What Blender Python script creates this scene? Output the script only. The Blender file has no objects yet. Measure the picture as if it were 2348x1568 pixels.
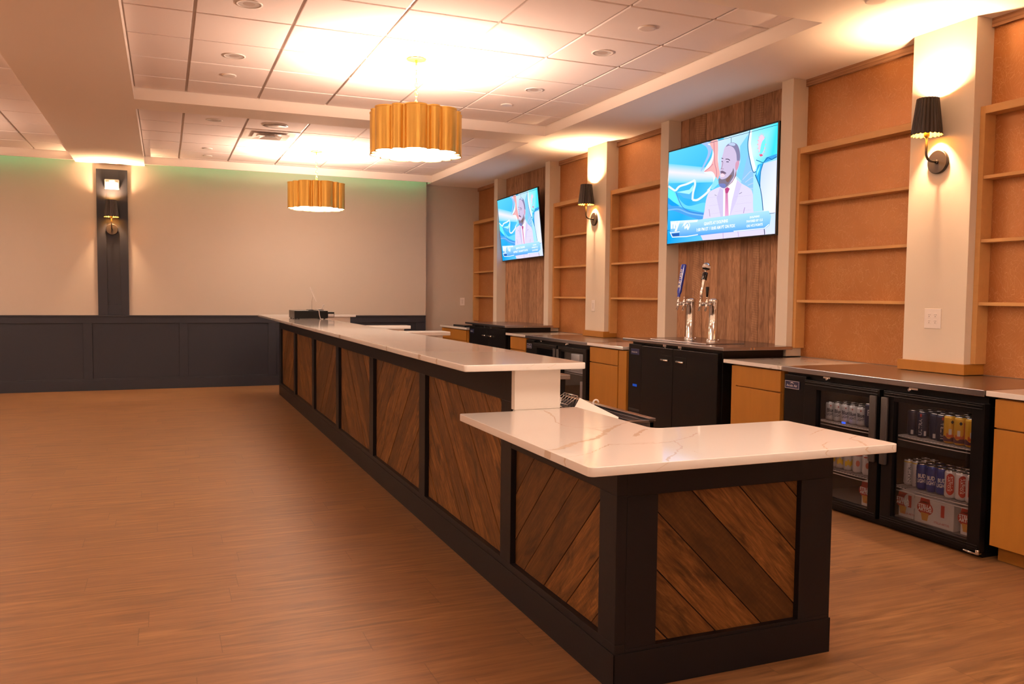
import bpy, bmesh, math, random
import numpy as np
from mathutils import Vector, Matrix
random.seed(7)
S = bpy.context.scene
C = S.collection
PI = math.pi

# ------------------------------------------------------------------ camera
F_PX, YAW, PITCH, ROLL, CAM_H = 1920.0, 0.392987, 0.055818, 0.0105255, 1.362
_f = Vector((math.sin(YAW)*math.cos(PITCH), math.cos(YAW)*math.cos(PITCH), -math.sin(PITCH)))
_r0 = Vector((math.cos(YAW), -math.sin(YAW), 0)); _u0 = _r0.cross(_f)
_r = math.cos(ROLL)*_r0 + math.sin(ROLL)*_u0; _u = -math.sin(ROLL)*_r0 + math.cos(ROLL)*_u0
cd = bpy.data.cameras.new('camera'); cd.sensor_width = 36; cd.lens = F_PX*36/2348
cd.clip_start = .05
cam = bpy.data.objects.new('camera', cd); C.objects.link(cam)
cam.matrix_world = Matrix(((_r.x, _u.x, -_f.x, 0), (_r.y, _u.y, -_f.y, 0), (_r.z, _u.z, -_f.z, CAM_H), (0, 0, 0, 1)))
S.camera = cam

# ------------------------------------------------------------------ world, exposure
w = bpy.data.worlds.new('world'); S.world = w; w.use_nodes = True
w.node_tree.nodes['Background'].inputs[0].default_value = (1.0, .60, .38, 1)
w.node_tree.nodes['Background'].inputs[1].default_value = 1.05
S.view_settings.view_transform = 'Standard'; S.view_settings.look = 'None'
S.view_settings.gamma = 1; S.view_settings.exposure = 0.14
S.view_settings.use_curve_mapping = False
S.cycles.max_bounces = 10; S.cycles.diffuse_bounces = 6; S.cycles.glossy_bounces = 4
S.cycles.transmission_bounces = 6; S.cycles.transparent_max_bounces = 12
S.cycles.sample_clamp_indirect = 6
S.cycles.use_denoising = True

# light levels
PEND_UP, PEND_DOWN = 125.0, 20.0
PEND_COL = (1, .66, .48)
SCONCE_W = 85.0
SCONCE_COL = (1, .62, .34)

# ------------------------------------------------------------------ mesh helpers
class MB:
    def __init__(s): s.v = []; s.f = []; s.m = []; s.sm = []; s.uv = []; s.col = []
    def add(s, vs, fs, m=0, smooth=False, uv=None, col=None):
        o = len(s.v); s.v += [tuple(map(float, p)) for p in vs]
        for i, q in enumerate(fs):
            s.f.append(tuple(o+k for k in q)); s.m.append(m); s.sm.append(smooth)
            s.uv.append(uv[i] if uv else None); s.col.append(col)
        return s
    def box(s, x0, x1, y0, y1, z0, z1, m=0):
        x0, x1 = sorted((x0, x1)); y0, y1 = sorted((y0, y1)); z0, z1 = sorted((z0, z1))
        vs = [(x0,y0,z0),(x1,y0,z0),(x1,y1,z0),(x0,y1,z0),(x0,y0,z1),(x1,y0,z1),(x1,y1,z1),(x0,y1,z1)]
        return s.add(vs, [(0,3,2,1),(4,5,6,7),(0,1,5,4),(1,2,6,5),(2,3,7,6),(3,0,4,7)], m)
    def prism(s, pts, z0, z1, m=0, smooth=False):          # polygon (ccw) in xy, extruded in z
        n = len(pts)
        vs = [(x, y, z0) for x, y in pts]+[(x, y, z1) for x, y in pts]
        s.add(vs, [tuple(range(n-1, -1, -1)), tuple(range(n, 2*n))], m)
        o = len(s.v)-2*n
        for i in range(n):
            j = (i+1) % n
            s.f.append((o+i, o+j, o+n+j, o+n+i)); s.m.append(m); s.sm.append(smooth); s.uv.append(None); s.col.append(None)
        return s
    def lathe(s, prof, c=(0,0,0), n=32, axis='z', m=0, smooth=True, cap=True):
        def P(r, a, z):
            x, y = r*math.cos(a), r*math.sin(a)
            if axis == 'z': q = (x, y, z)
            elif axis == 'x': q = (z, x, y)
            else: q = (y, z, x)
            return (q[0]+c[0], q[1]+c[1], q[2]+c[2])
        vs = [P(r, 2*PI*k/n, z) for r, z in prof for k in range(n)]
        fs = []
        for i in range(len(prof)-1):
            for k in range(n):
                a = i*n+k; b = i*n+(k+1) % n
                fs.append((a, b, b+n, a+n))
        s.add(vs, fs, m, smooth)
        if cap:
            o = len(s.v)-len(vs)
            for q in (tuple(o+k for k in range(n-1, -1, -1)), tuple(o+(len(prof)-1)*n+k for k in range(n))):
                s.f.append(q); s.m.append(m); s.sm.append(False); s.uv.append(None); s.col.append(None)
        return s
    def cyl(s, p0, p1, r0, r1=None, n=20, m=0, smooth=True):
        return s.tube([p0, p1], [r0, r0 if r1 is None else r1], n, m)
    def tube(s, pts, r, n=12, m=0):
        pts = [Vector(p) for p in pts]; k = len(pts)
        rs = r if isinstance(r, (list, tuple)) else [r]*k
        up = Vector((0, 0, 1)); prev = None; vs = []
        for i, p in enumerate(pts):
            t = (pts[min(i+1, k-1)]-pts[max(i-1, 0)]).normalized()
            if prev is None:
                a = t.cross(up)
                if a.length < 1e-3: a = t.cross(Vector((1, 0, 0)))
                a.normalize()
            else:
                a = prev-t*prev.dot(t); a.normalize()
            prev = a; b = t.cross(a)
            for j in range(n):
                g = 2*PI*j/n
                vs.append(p+(a*math.cos(g)+b*math.sin(g))*rs[i])
        fs = [(i*n+j, i*n+(j+1) % n, (i+1)*n+(j+1) % n, (i+1)*n+j) for i in range(k-1) for j in range(n)]
        s.add(vs, fs, m, True)
        o = len(s.v)-len(vs)
        for q in (tuple(o+j for j in range(n-1, -1, -1)), tuple(o+(k-1)*n+j for j in range(n))):
            s.f.append(q); s.m.append(m); s.sm.append(False); s.uv.append(None); s.col.append(None)
        return s
    def build(s, name, mats, parent=None, bevel=0, segs=2, local=False, kind=None):
        if not isinstance(mats, (list, tuple)): mats = [mats]
        V = np.array(s.v, float)
        if parent is None and not local:
            off = np.array([(V[:,0].min()+V[:,0].max())/2, (V[:,1].min()+V[:,1].max())/2, V[:,2].min()])
        elif parent is not None and not local:
            off = np.array(WLOC.get(parent.name, (0, 0, 0)), float)
        else: off = np.zeros(3)
        me = bpy.data.meshes.new(name); me.from_pydata([tuple(p) for p in V-off], [], s.f)
        for mt in mats: me.materials.append(mt)
        me.polygons.foreach_set('material_index', s.m); me.polygons.foreach_set('use_smooth', s.sm)
        if any(u is not None for u in s.uv):
            L = me.uv_layers.new(name='grain'); flat = []
            for f, u in zip(s.f, s.uv):
                flat += [c for p in (u or [(0, 0)]*len(f)) for c in p]
            L.data.foreach_set('uv', flat)
        if any(c is not None for c in s.col):
            A = me.color_attributes.new('tone', 'FLOAT_COLOR', 'CORNER'); flat = []
            for f, c in zip(s.f, s.col):
                if c is None: flat += [.5, .5, .5, 1]*len(f)
                elif isinstance(c[0], (tuple, list)):
                    for q in c: flat += [q[0], q[1], q[2], 1]
                else: flat += [c[0], c[1], c[2], 1]*len(f)
            A.data.foreach_set('color', flat)
        me.validate(); me.update()
        o = bpy.data.objects.new(name, me); C.objects.link(o)
        if parent is not None:
            o.parent = parent; WLOC[o.name] = tuple(off)
        else:
            o.location = off; WLOC[o.name] = tuple(off)
        if bevel:
            b = o.modifiers.new('bevel', 'BEVEL'); b.width = bevel; b.segments = segs; b.limit_method = 'ANGLE'; b.angle_limit = .6
            b.harden_normals = False
        if kind: o['kind'] = kind
        return o
WLOC = {}
def thing(name, label, cat, loc=(0, 0, 0), rotz=0, group=None):
    o = bpy.data.objects.new(name, None); C.objects.link(o); o.empty_display_size = .05
    o.location = loc; o.rotation_euler = (0, 0, rotz); WLOC[o.name] = tuple(loc)
    return tag(o, label, cat, group)
def tag(o, label, cat, group=None):
    o['label'] = label; o['category'] = cat
    if group: o['group'] = group
    return o
def dup(root, loc, rotz, label, group=None):
    r = root.copy(); C.objects.link(r); r.location = loc; r.rotation_euler = (0, 0, rotz); r['label'] = label
    if group: r['group'] = group
    for ch in list(root.children):
        c = ch.copy(); C.objects.link(c); c.parent = r
        for g in list(ch.children):
            d = g.copy(); C.objects.link(d); d.parent = c
    return r
def bx(name, b, m, parent=None, bevel=.0015, **k):
    return MB().box(*b).build(name, m, parent, bevel, **k)
def struct(name, mb, m, bevel=0):
    return mb.build(name, m, None, bevel, kind='structure')

_tc = {}
def text_mesh(s, bold=0.0, space=1.0):
    key = (s, bold, space)
    if key in _tc: return _tc[key]
    cu = bpy.data.curves.new('t', 'FONT'); cu.body = s; cu.size = 1; cu.resolution_u = 2; cu.offset = bold
    cu.space_character = space
    ob = bpy.data.objects.new('t', cu); C.objects.link(ob)
    dg = bpy.context.evaluated_depsgraph_get(); ev = ob.evaluated_get(dg); me = ev.to_mesh()
    V = np.array([v.co[:2] for v in me.vertices]); Fc = [tuple(p.vertices) for p in me.polygons]
    ev.to_mesh_clear(); bpy.data.objects.remove(ob); bpy.data.curves.remove(cu)
    V[:, 0] -= V[:, 0].min(); V[:, 1] -= V[:, 1].min()
    wd, ht = V[:, 0].max(), V[:, 1].max()
    V[:, 0] = V[:, 0]/wd; V[:, 1] = V[:, 1]/ht
    _tc[key] = (V, Fc); return _tc[key]
def put_text(mb, s, fn, m=0, bold=0.02, col=None, space=1.0):       # fn(u,v in 0..1) -> xyz
    V, Fc = text_mesh(s, bold, space)
    mb.add([fn(u, v) for u, v in V], Fc, m, False, None, col)

# ------------------------------------------------------------------ materials
def mat(name, col=(.8, .8, .8), rough=.5, metal=0, spec=.5, coat=0, emit=None, estr=0, bump=None, var=0, alpha=None):
    m = bpy.data.materials.new(name); m.use_nodes = True; nt = m.node_tree; b = nt.nodes['Principled BSDF']
    b.inputs['Base Color'].default_value = (*col, 1); b.inputs['Roughness'].default_value = rough
    b.inputs['Metallic'].default_value = metal; b.inputs['Specular IOR Level'].default_value = spec
    b.inputs['Coat Weight'].default_value = coat; b.inputs['Coat Roughness'].default_value = .08
    if emit: b.inputs['Emission Color'].default_value = (*emit, 1); b.inputs['Emission Strength'].default_value = estr
    if bump or var:
        g = nt.nodes.new('ShaderNodeNewGeometry'); n = nt.nodes.new('ShaderNodeTexNoise')
        n.inputs['Scale'].default_value = bump[0] if bump else 6; n.inputs['Detail'].default_value = 4
        nt.links.new(g.outputs['Position'], n.inputs['Vector'])
        if bump:
            bp = nt.nodes.new('ShaderNodeBump'); bp.inputs['Strength'].default_value = bump[1]; bp.inputs['Distance'].default_value = .002
            nt.links.new(n.outputs['Fac'], bp.inputs['Height']); nt.links.new(bp.outputs['Normal'], b.inputs['Normal'])
        if var:
            n2 = nt.nodes.new('ShaderNodeTexNoise'); n2.inputs['Scale'].default_value = 1.7; n2.inputs['Detail'].default_value = 5
            nt.links.new(g.outputs['Position'], n2.inputs['Vector'])
            mx = nt.nodes.new('ShaderNodeMix'); mx.data_type = 'RGBA'
            mx.inputs[6].default_value = (*[c*(1-var) for c in col], 1); mx.inputs[7].default_value = (*[min(1, c*(1+var)) for c in col], 1)
            nt.links.new(n2.outputs['Fac'], mx.inputs[0]); nt.links.new(mx.outputs[2], b.inputs['Base Color'])
    return m
class N:                                                         # tiny node builder
    def __init__(s, m): s.nt = m.node_tree; s.b = s.nt.nodes['Principled BSDF']
    def new(s, t, **k):
        n = s.nt.nodes.new(t)
        for a, v in k.items(): setattr(n, a, v)
        return n
    def link(s, a, b): s.nt.links.new(a, b)
    def val(s, sock, x):
        if hasattr(x, 'is_output'): s.link(x, sock)
        else: sock.default_value = x
    def math(s, op, a, b=0.0, c=None):
        n = s.new('ShaderNodeMath', operation=op); s.val(n.inputs[0], a); s.val(n.inputs[1], b)
        if c is not None: s.val(n.inputs[2], c)
        return n.outputs[0]
    def xyz(s, x, y, z=0.0):
        n = s.new('ShaderNodeCombineXYZ'); s.val(n.inputs[0], x); s.val(n.inputs[1], y); s.val(n.inputs[2], z); return n.outputs[0]
    def sep(s, v):
        n = s.new('ShaderNodeSeparateXYZ'); s.link(v, n.inputs[0]); return n.outputs
    def noise(s, v, sc, det=4, rough=.5, dist=0.0):
        n = s.new('ShaderNodeTexNoise'); s.link(v, n.inputs['Vector']); n.inputs['Scale'].default_value = sc
        n.inputs['Detail'].default_value = det; n.inputs['Roughness'].default_value = rough; n.inputs['Distortion'].default_value = dist
        return n.outputs['Fac']
    def white(s, v):
        n = s.new('ShaderNodeTexWhiteNoise', noise_dimensions='3D'); s.link(v, n.inputs['Vector']); return n.outputs['Value']
    def ramp(s, f, stops):
        n = s.new('ShaderNodeValToRGB'); s.val(n.inputs[0], f); e = n.color_ramp.elements
        e[0].position = stops[0][0]; e[0].color = (*stops[0][1], 1); e[1].position = stops[-1][0]; e[1].color = (*stops[-1][1], 1)
        for p, c in stops[1:-1]:
            q = e.new(p); q.color = (*c, 1)
        return n.outputs[0]
    def mix(s, f, a, b, bt='MIX'):
        n = s.new('ShaderNodeMix', data_type='RGBA', blend_type=bt); s.val(n.inputs[0], f); s.val(n.inputs[6], a); s.val(n.inputs[7], b); return n.outputs[2]
    def bump(s, h, st=.3, d=.002):
        n = s.new('ShaderNodeBump'); n.inputs['Strength'].default_value = st; n.inputs['Distance'].default_value = d
        s.link(h, n.inputs['Height']); s.link(n.outputs[0], s.b.inputs['Normal'])
    def pos(s): return s.new('ShaderNodeNewGeometry').outputs['Position']
def g3(x): return (x, x, x)

def floor_material():
    m = mat('floor_wood', rough=.42, spec=.4); n = N(m); p = n.sep(n.pos())
    PW, PL = .182, 1.22
    row = n.math('FLOOR', n.math('DIVIDE', p[1], PW))
    off = n.math('MULTIPLY', n.white(n.xyz(row, 3.3, 0.0)), 7.0)
    xs = n.math('ADD', n.math('DIVIDE', p[0], PL), off)
    idx = n.math('FLOOR', xs)
    rnd = n.white(n.xyz(row, idx, 1.0)); rnd2 = n.white(n.xyz(row, idx, 5.0))
    fy = n.math('ABSOLUTE', n.math('SUBTRACT', n.math('FRACT', n.math('DIVIDE', p[1], PW)), .5))
    fx = n.math('ABSOLUTE', n.math('SUBTRACT', n.math('FRACT', xs), .5))
    gapy = n.math('GREATER_THAN', fy, .4945); gapx = n.math('GREATER_THAN', fx, .4989)
    gap = n.math('MAXIMUM', n.math('MULTIPLY', gapy, .45), gapx)
    gv = n.xyz(n.math('ADD', n.math('MULTIPLY', p[0], 1.7), n.math('MULTIPLY', rnd, 40)), n.math('ADD', n.math('MULTIPLY', p[1], 22), n.math('MULTIPLY', rnd2, 30)), 0.0)
    g1 = n.noise(gv, 1.6, 6, .6, .6)
    gv2 = n.xyz(n.math('ADD', n.math('MULTIPLY', p[0], .8), n.math('MULTIPLY', rnd, 17)), n.math('ADD', n.math('MULTIPLY', p[1], 6), n.math('MULTIPLY', rnd2, 11)), 0.0)
    g2 = n.noise(gv2, 1.4, 4, .6, 1.2)
    gv3 = n.xyz(n.math('MULTIPLY', p[0], 5), n.math('MULTIPLY', p[1], 160), 0.0)
    g3_ = n.noise(gv3, 1.5, 3, .6)
    c1 = n.ramp(g1, [(.30, (.085, .035, .011)), (.47, (.185, .085, .029)), (.70, (.310, .158, .062))])
    c2 = n.mix(n.math('MULTIPLY', n.math('SUBTRACT', 1.0, n.ramp(g2, [(.28, (0, 0, 0)), (.5, (1, 1, 1))])), .68), c1, (.095, .042, .019, 1))
    c3 = n.mix(n.math('MULTIPLY', rnd, .35), c2, (.20, .09, .040, 1))
    c4 = n.mix(n.math('MULTIPLY', g3_, .20), c3, (.42, .24, .12, 1))
    c5 = n.mix(n.math('MULTIPLY', gap, .5), c4, (.06, .03, .018, 1))
    n.link(c5, n.b.inputs['Base Color'])
    n.link(n.math('ADD', .36, n.math('MULTIPLY', g1, .16)), n.b.inputs['Roughness'])
    n.bump(n.math('SUBTRACT', n.math('MULTIPLY', g3_, .25), gap), .25, .0015)
    return m
def plank_material(name, dark, mid, light, rough=.6, stain=.6, sawn=.0, fine=90):
    m = mat(name, rough=rough, spec=.25); n = N(m)
    uv = n.new('ShaderNodeUVMap'); uv.uv_map = 'grain'; p = n.sep(uv.outputs[0])
    at = n.new('ShaderNodeAttribute'); at.attribute_name = 'tone'; t = n.sep(at.outputs['Color'])
    ox = n.math('MULTIPLY', t[0], 50)
    v1 = n.xyz(n.math('ADD', n.math('MULTIPLY', p[0], 2.2), ox), n.math('ADD', n.math('MULTIPLY', p[1], 17), ox), 0.0)
    g1 = n.noise(v1, 1.5, 7, .66, 1.8)
    v2 = n.xyz(n.math('ADD', n.math('MULTIPLY', p[0], 3), ox), n.math('ADD', n.math('MULTIPLY', p[1], 8), ox), 0.0)
    g2 = n.noise(v2, 1.6, 5, .6, .8)
    v3 = n.xyz(n.math('ADD', n.math('MULTIPLY', p[0], 7), ox), n.math('MULTIPLY', p[1], fine), 0.0)
    g4 = n.noise(v3, 1.6, 3, .6)
    c = n.ramp(g1, [(.28, dark), (.5, mid), (.74, light)])
    c = n.mix(n.math('MULTIPLY', n.ramp(g2, [(.5, (0, 0, 0)), (.68, (1, 1, 1))]), stain), c, (*[x*.35 for x in dark], 1))
    c = n.mix(n.math('MULTIPLY', t[1], .75), c, (*[x*.8 for x in dark], 1))
    c = n.mix(n.math('MULTIPLY', n.ramp(g4, [(.35, (1, 1, 1)), (.6, (0, 0, 0))]), .30), c, (*[x*.5 for x in dark], 1))
    h = g4
    if sawn:                                                        # arcs left by a circular saw
        sc = n.math('SINE', n.math('MULTIPLY', n.math('SQRT', n.math('ADD', n.math('POWER', n.math('SUBTRACT', p[1], .35), 2.0), n.math('POWER', n.math('MULTIPLY', p[0], 1.0), 2.0))), 300))
        sm = n.math('MULTIPLY', n.ramp(sc, [(.1, (0, 0, 0)), (.9, (1, 1, 1))]), n.math('GREATER_THAN', t[2], .78))
        c = n.mix(n.math('MULTIPLY', sm, sawn), c, (*[x*.6 for x in dark], 1))
    n.link(c, n.b.inputs['Base Color']); n.bump(h, .35, .002)
    return m
def copper_material():
    m = mat('copper_wallcovering', rough=.38, metal=.45, spec=.5); n = N(m); P = n.pos(); p = n.sep(P)
    warp = n.noise(P, 2.2, 3, .5)
    lines = None
    for i, (a, sc, st) in enumerate(((.5, 9, 5.5), (-.7, 8, 6.0), (1.25, 7, 5.0), (-1.3, 8, 7.0))):
        ca, sa = math.cos(a), math.sin(a)
        y = n.math('ADD', p[1], n.math('MULTIPLY', warp, .10*(1 if i % 2 else -1)))
        u = n.math('ADD', n.math('MULTIPLY', y, ca), n.math('MULTIPLY', p[2], sa))
        v = n.math('SUBTRACT', n.math('MULTIPLY', p[2], ca), n.math('MULTIPLY', y, sa))
        vo = n.new('ShaderNodeTexVoronoi', feature='DISTANCE_TO_EDGE', voronoi_dimensions='2D')
        vo.inputs['Scale'].default_value = sc
        n.link(n.xyz(n.math('ADD', u, 3.7*i), n.math('MULTIPLY', v, st), 0.0), vo.inputs['Vector'])
        l = n.math('LESS_THAN', vo.outputs['Distance'], .016)
        msk = n.noise(n.xyz(n.math('ADD', p[1], 9.1*i), p[2], 0.0), 5, 2, .5)
        l = n.math('MULTIPLY', l, n.math('GREATER_THAN', msk, .5))
        lines = l if lines is None else n.math('MAXIMUM', lines, l)
    fine = n.noise(P, 160, 2, .5); big = n.noise(P, 3, 3, .5)
    base = n.mix(big, (.38, .150, .044, 1), (.47, .205, .062, 1))
    c = n.mix(n.math('MULTIPLY', lines, .22), base, (.90, .58, .30, 1))
    n.link(c, n.b.inputs['Base Color'])
    n.bump(n.math('ADD', n.math('MULTIPLY', lines, .8), n.math('MULTIPLY', fine, .5)), .45, .0015)
    return m
def maple_material(name, col, axis=2):
    m = mat(name, rough=.45, spec=.35); n = N(m); p = n.sep(n.pos())
    k = [10, 10, 10]; k[axis] = .9
    v = n.xyz(n.math('MULTIPLY', p[0], k[0]), n.math('MULTIPLY', p[1], k[1]), n.math('MULTIPLY', p[2], k[2]))
    a = n.noise(v, 1.6, 5, .6, 1.0); b = n.noise(n.pos(), 5, 3, .5, .5)
    c = n.mix(a, (*[x*.86 for x in col], 1), (*[min(1, x*1.14) for x in col], 1))
    c = n.mix(n.math('MULTIPLY', n.ramp(b, [(.45, (0, 0, 0)), (.75, (1, 1, 1))]), .22), c, (*[x*1.25 for x in col], 1))
    n.link(c, n.b.inputs['Base Color']); return m
def quartz_material(veined=True):
    m = mat('quartz' if veined else 'quartz_plain', (.72, .69, .66), rough=.07, spec=.5); n = N(m); P = n.pos()
    if veined:
        wv = n.noise(P, 1.3, 5, .62, .4); ln = n.math('ABSOLUTE', n.math('SUBTRACT', wv, .5))
        thin = n.math('LESS_THAN', ln, .0035)
        msk = n.noise(P, 2.1, 3, .5); thin = n.math('MULTIPLY', thin, n.math('GREATER_THAN', msk, .52))
        c = n.mix(n.math('MULTIPLY', thin, .45), (.72, .69, .66, 1), (.42, .33, .26, 1))
    else: c = n.mix(0.0, (.72, .69, .66, 1), (.8, .7, .6, 1))
    cl = n.noise(P, 3.5, 3, .5)
    c = n.mix(n.math('MULTIPLY', cl, .12), c, (.70, .62, .55, 1))
    n.link(c, n.b.inputs['Base Color']); return m
def glass_material():
    m = bpy.data.materials.new('cooler_glass'); m.use_nodes = True; nt = m.node_tree
    nt.nodes.remove(nt.nodes['Principled BSDF']); out = nt.nodes['Material Output']
    t = nt.nodes.new('ShaderNodeBsdfTransparent'); t.inputs[0].default_value = (.80, .80, .82, 1)
    g = nt.nodes.new('ShaderNodeBsdfGlossy'); g.inputs[1].default_value = .02; g.inputs[0].default_value = (1, 1, 1, 1)
    ge = nt.nodes.new('ShaderNodeNewGeometry'); dt = nt.nodes.new('ShaderNodeVectorMath'); dt.operation = 'DOT_PRODUCT'
    nt.links.new(ge.outputs['Normal'], dt.inputs[0]); nt.links.new(ge.outputs['Incoming'], dt.inputs[1])
    def mth(op, a, b):                                             # Schlick reflectance, the same on both faces of the pane
        q = nt.nodes.new('ShaderNodeMath'); q.operation = op
        for k, v_ in enumerate((a, b)):
            if hasattr(v_, 'is_output'): nt.links.new(v_, q.inputs[k])
            else: q.inputs[k].default_value = v_
        return q.outputs[0]
    fr_ = mth('ADD', .04, mth('MULTIPLY', .9, mth('POWER', mth('SUBTRACT', 1.0, mth('ABSOLUTE', dt.outputs['Value'], 0.0)), 5.0)))
    x = nt.nodes.new('ShaderNodeMixShader'); nt.links.new(fr_, x.inputs[0]); nt.links.new(t.outputs[0], x.inputs[1]); nt.links.new(g.outputs[0], x.inputs[2])
    nt.links.new(x.outputs[0], out.inputs[0]); return m
def screen_material():
    m = bpy.data.materials.new('tv_picture'); m.use_nodes = True; nt = m.node_tree
    nt.nodes.remove(nt.nodes['Principled BSDF']); out = nt.nodes['Material Output']
    a = nt.nodes.new('ShaderNodeAttribute'); a.attribute_name = 'tone'
    e = nt.nodes.new('ShaderNodeEmission'); e.inputs[1].default_value = 1.1
    nt.links.new(a.outputs['Color'], e.inputs[0]); nt.links.new(e.outputs[0], out.inputs[0]); return m
def emis(name, col, st):
    m = bpy.data.materials.new(name); m.use_nodes = True; nt = m.node_tree
    nt.nodes.remove(nt.nodes['Principled BSDF']); e = nt.nodes.new('ShaderNodeEmission')
    e.inputs[0].default_value = (*col, 1); e.inputs[1].default_value = st
    nt.links.new(e.outputs[0], nt.nodes['Material Output'].inputs[0]); return m

M = dict(
    floor=floor_material(),
    wall=mat('wall_paint', (.52, .45, .38), .6, spec=.25, bump=(90, .12), var=.02),
    pillar=mat('pillar_paint', (.68, .60, .50), .5, spec=.3, bump=(90, .1)),
    soffit=mat('soffit_paint', (.93, .86, .79), .7, spec=.2, bump=(60, .08)),
    tile=mat('ceiling_tile', (.90, .83, .81), .85, spec=.1, bump=(220, .3)),
    tee=mat('ceiling_tee', (.50, .42, .38), .5),
    dark=mat('charcoal_paint', (.007, .006, .0075), .40, spec=.24, bump=(60, .08)),
    navy=mat('slate_paint', (.019, .020, .028), .45, spec=.3, bump=(60, .08)),
    copper=copper_material(),
    maple=maple_material('maple', (.33, .140, .020)),
    shelfwood=maple_material('shelf_wood', (.50, .27, .095), 1),
    quartz=quartz_material(), quartz0=quartz_material(False),
    vein=mat('quartz_vein', (.60, .51, .42), .10, bump=(200, .2), var=.25),
    barwood=plank_material('bar_planks', (.060, .023, .0045), (.155, .062, .0135), (.31, .138, .033), stain=.75, sawn=.14),
    wallwood=plank_material('weathered_planks', (.20, .100, .052), (.42, .225, .120), (.58, .34, .20), .7, .5, .30),
    groove=mat('plank_groove', (.012, .007, .004), .9),
    white=mat('white_panel', (.80, .74, .68), .4),
    steel=mat('stainless', (.40, .39, .41), .24, 1, bump=(120, .05)),
    chrome=mat('chrome', (.78, .75, .72), .1, 1),
    black=mat('black_appliance', (.003, .003, .0035), .3, spec=.22),
    blackg=mat('black_gloss', (.006, .006, .007), .12, spec=.5),
    grey=mat('dark_grey_plastic', (.028, .024, .024), .45),
    liner=mat('cooler_liner', (.16, .13, .12), .6),
    wire=mat('white_wire', (.60, .55, .52), .35),
    brass=mat('brushed_brass', (.80, .50, .12), .36, 1, bump=(70, .06)),
    brassd=mat('brass_seam', (.34, .17, .04), .4, 1),
    bronze=mat('dark_bronze', (.030, .022, .018), .4, .5),
    gold=mat('gold_lining', (.85, .55, .12), .4, .6),
    plastic=mat('white_plastic', (.80, .74, .70), .35),
    slot=mat('outlet_slot', (.02, .015, .015), .6),
    glass=glass_material(), screen=screen_material(),
    glow=emis('pendant_diffuser', (1, .80, .62), PEND_DOWN),
    green=emis('green_led', (.12, 1, .42), 6.0),
    led=emis('blue_led', (.03, .12, 1), 1.6),
    bluesign=emis('blue_display', (.03, .10, .55), .6),
    rim=mat('can_aluminium', (.62, .58, .55), .25, 1),
    c_white=mat('can_white', (.68, .66, .66), .3, .2), c_navy=mat('can_navy', (.008, .014, .05), .3, .2),
    c_blue=mat('can_blue', (.010, .035, .22), .3, .2), c_yel=mat('can_yellow', (.72, .38, .02), .3, .2),
    c_ora=mat('can_orange', (.55, .10, .02), .35), c_purp=mat('can_plum', (.10, .02, .04), .35),
    red=mat('label_red', (.45, .03, .015), .4), gold2=mat('label_gold', (.60, .28, .05), .4),
    ink=mat('label_ink', (.012, .014, .03), .5), silver=mat('label_silver', (.62, .58, .56), .4),
    lemon=mat('lemon_yellow', (.80, .55, .03), .4), peach=mat('peach', (.60, .16, .10), .4),
    card=mat('white_card', (.66, .60, .56), .6), paper=mat('white_paper', (.9, .88, .84), .6),
    bluetap=mat('blue_tap', (.015, .035, .35), .2, coat=.5),
    badge=mat('badge_navy', (.012, .016, .06), .3),
)

# ------------------------------------------------------------------ lights
def area(name, loc, rot, size, power, col, parent=None, shape='DISK', sy=None):
    l = bpy.data.lights.new(name, 'AREA'); l.shape = shape; l.size = size
    if sy: l.size_y = sy
    l.energy = power; l.color = col
    o = bpy.data.objects.new(name, l); C.objects.link(o); o.location = loc; o.rotation_euler = rot
    if parent: o.parent = parent
    return o

# ------------------------------------------------------------------ room shell
XP, XG, YW, YW2, ZC, ZT = 4.58, 4.735, 12.733, 12.87, 3.086, 3.19
XL, YN = -7.0, -6.0
struct('floor', MB().box(XL-.1, 4.95, YN-.1, 13.1, -.1, 0), M['floor'])
struct('wall_far', MB().box(XL-.1, 3.80, YW, 13.0, 0, 3.5).box(3.80, 4.95, YW2, 13.0, 0, 3.5), M['wall'])
struct('wall_right', MB().box(XG, 4.95, YN, 13.0, 0, 3.5), M['wall'])
# dropped soffits round the ceiling trays
XT0, XT1 = -.235, 3.828
sof = MB()
sof.box(XT1, XG, YN, YW2, ZC, 3.5)
sof.box(-1.09, XT0, YN, YW, ZC, 3.5)
sof.box(XT0, XT1, 8.36, 8.798, ZC, 3.5).box(XT0, XT1, 3.77, 4.207, ZC, 3.5).box(XT0, XT1, -.82, -.38, ZC, 3.5)
sof.box(XL, -4.9, YN, YW, ZC, 3.5)
sof.box(XT0, XT1, YW-.20, YW-.18, ZC, 3.5).box(-4.9, -1.09, YW-.20, YW-.18, ZC, 3.5)
struct('ceiling_soffit', sof, M['soffit'])
struct('ceiling', MB().box(XL, XG, YN, 13.0, 3.3, 3.5), M['soffit'])
def tiles(x0, x1, y0, y1, xs, ys, skip=()):
    mb = MB(); g = .0115
    X = [x0]+sorted(x for x in xs if x0 < x < x1)+[x1]; Y = [y0]+[y for y in ys if y0 < y < y1]+[y1]
    for i in range(len(X)-1):
        for j in range(len(Y)-1):
            mb.box(X[i]+g, X[i+1]-g, Y[j]+g, Y[j+1]-g, ZT, ZT+.012)
    return mb
def tees(x0, x1, y0, y1): return MB().box(x0, x1, y0, y1, ZT+.0125, ZT+.02)
XS = [.200+.634*k for k in range(6)]
for k, (y0, y1, ph) in enumerate(((4.207, 8.36, 4.707), (8.798, YW-.20, 9.24), (-.38, 3.77, -.02), (YN, -.82, -3.6))):
    ys = [ph+.6335*j for j in range(8)]
    struct('ceiling_tiles', tiles(XT0, XT1, y0, y1, XS, ys), M['tile'], .002)
    struct('ceiling_tee_grid', tees(XT0, XT1, y0, y1), M['tee'])
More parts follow.
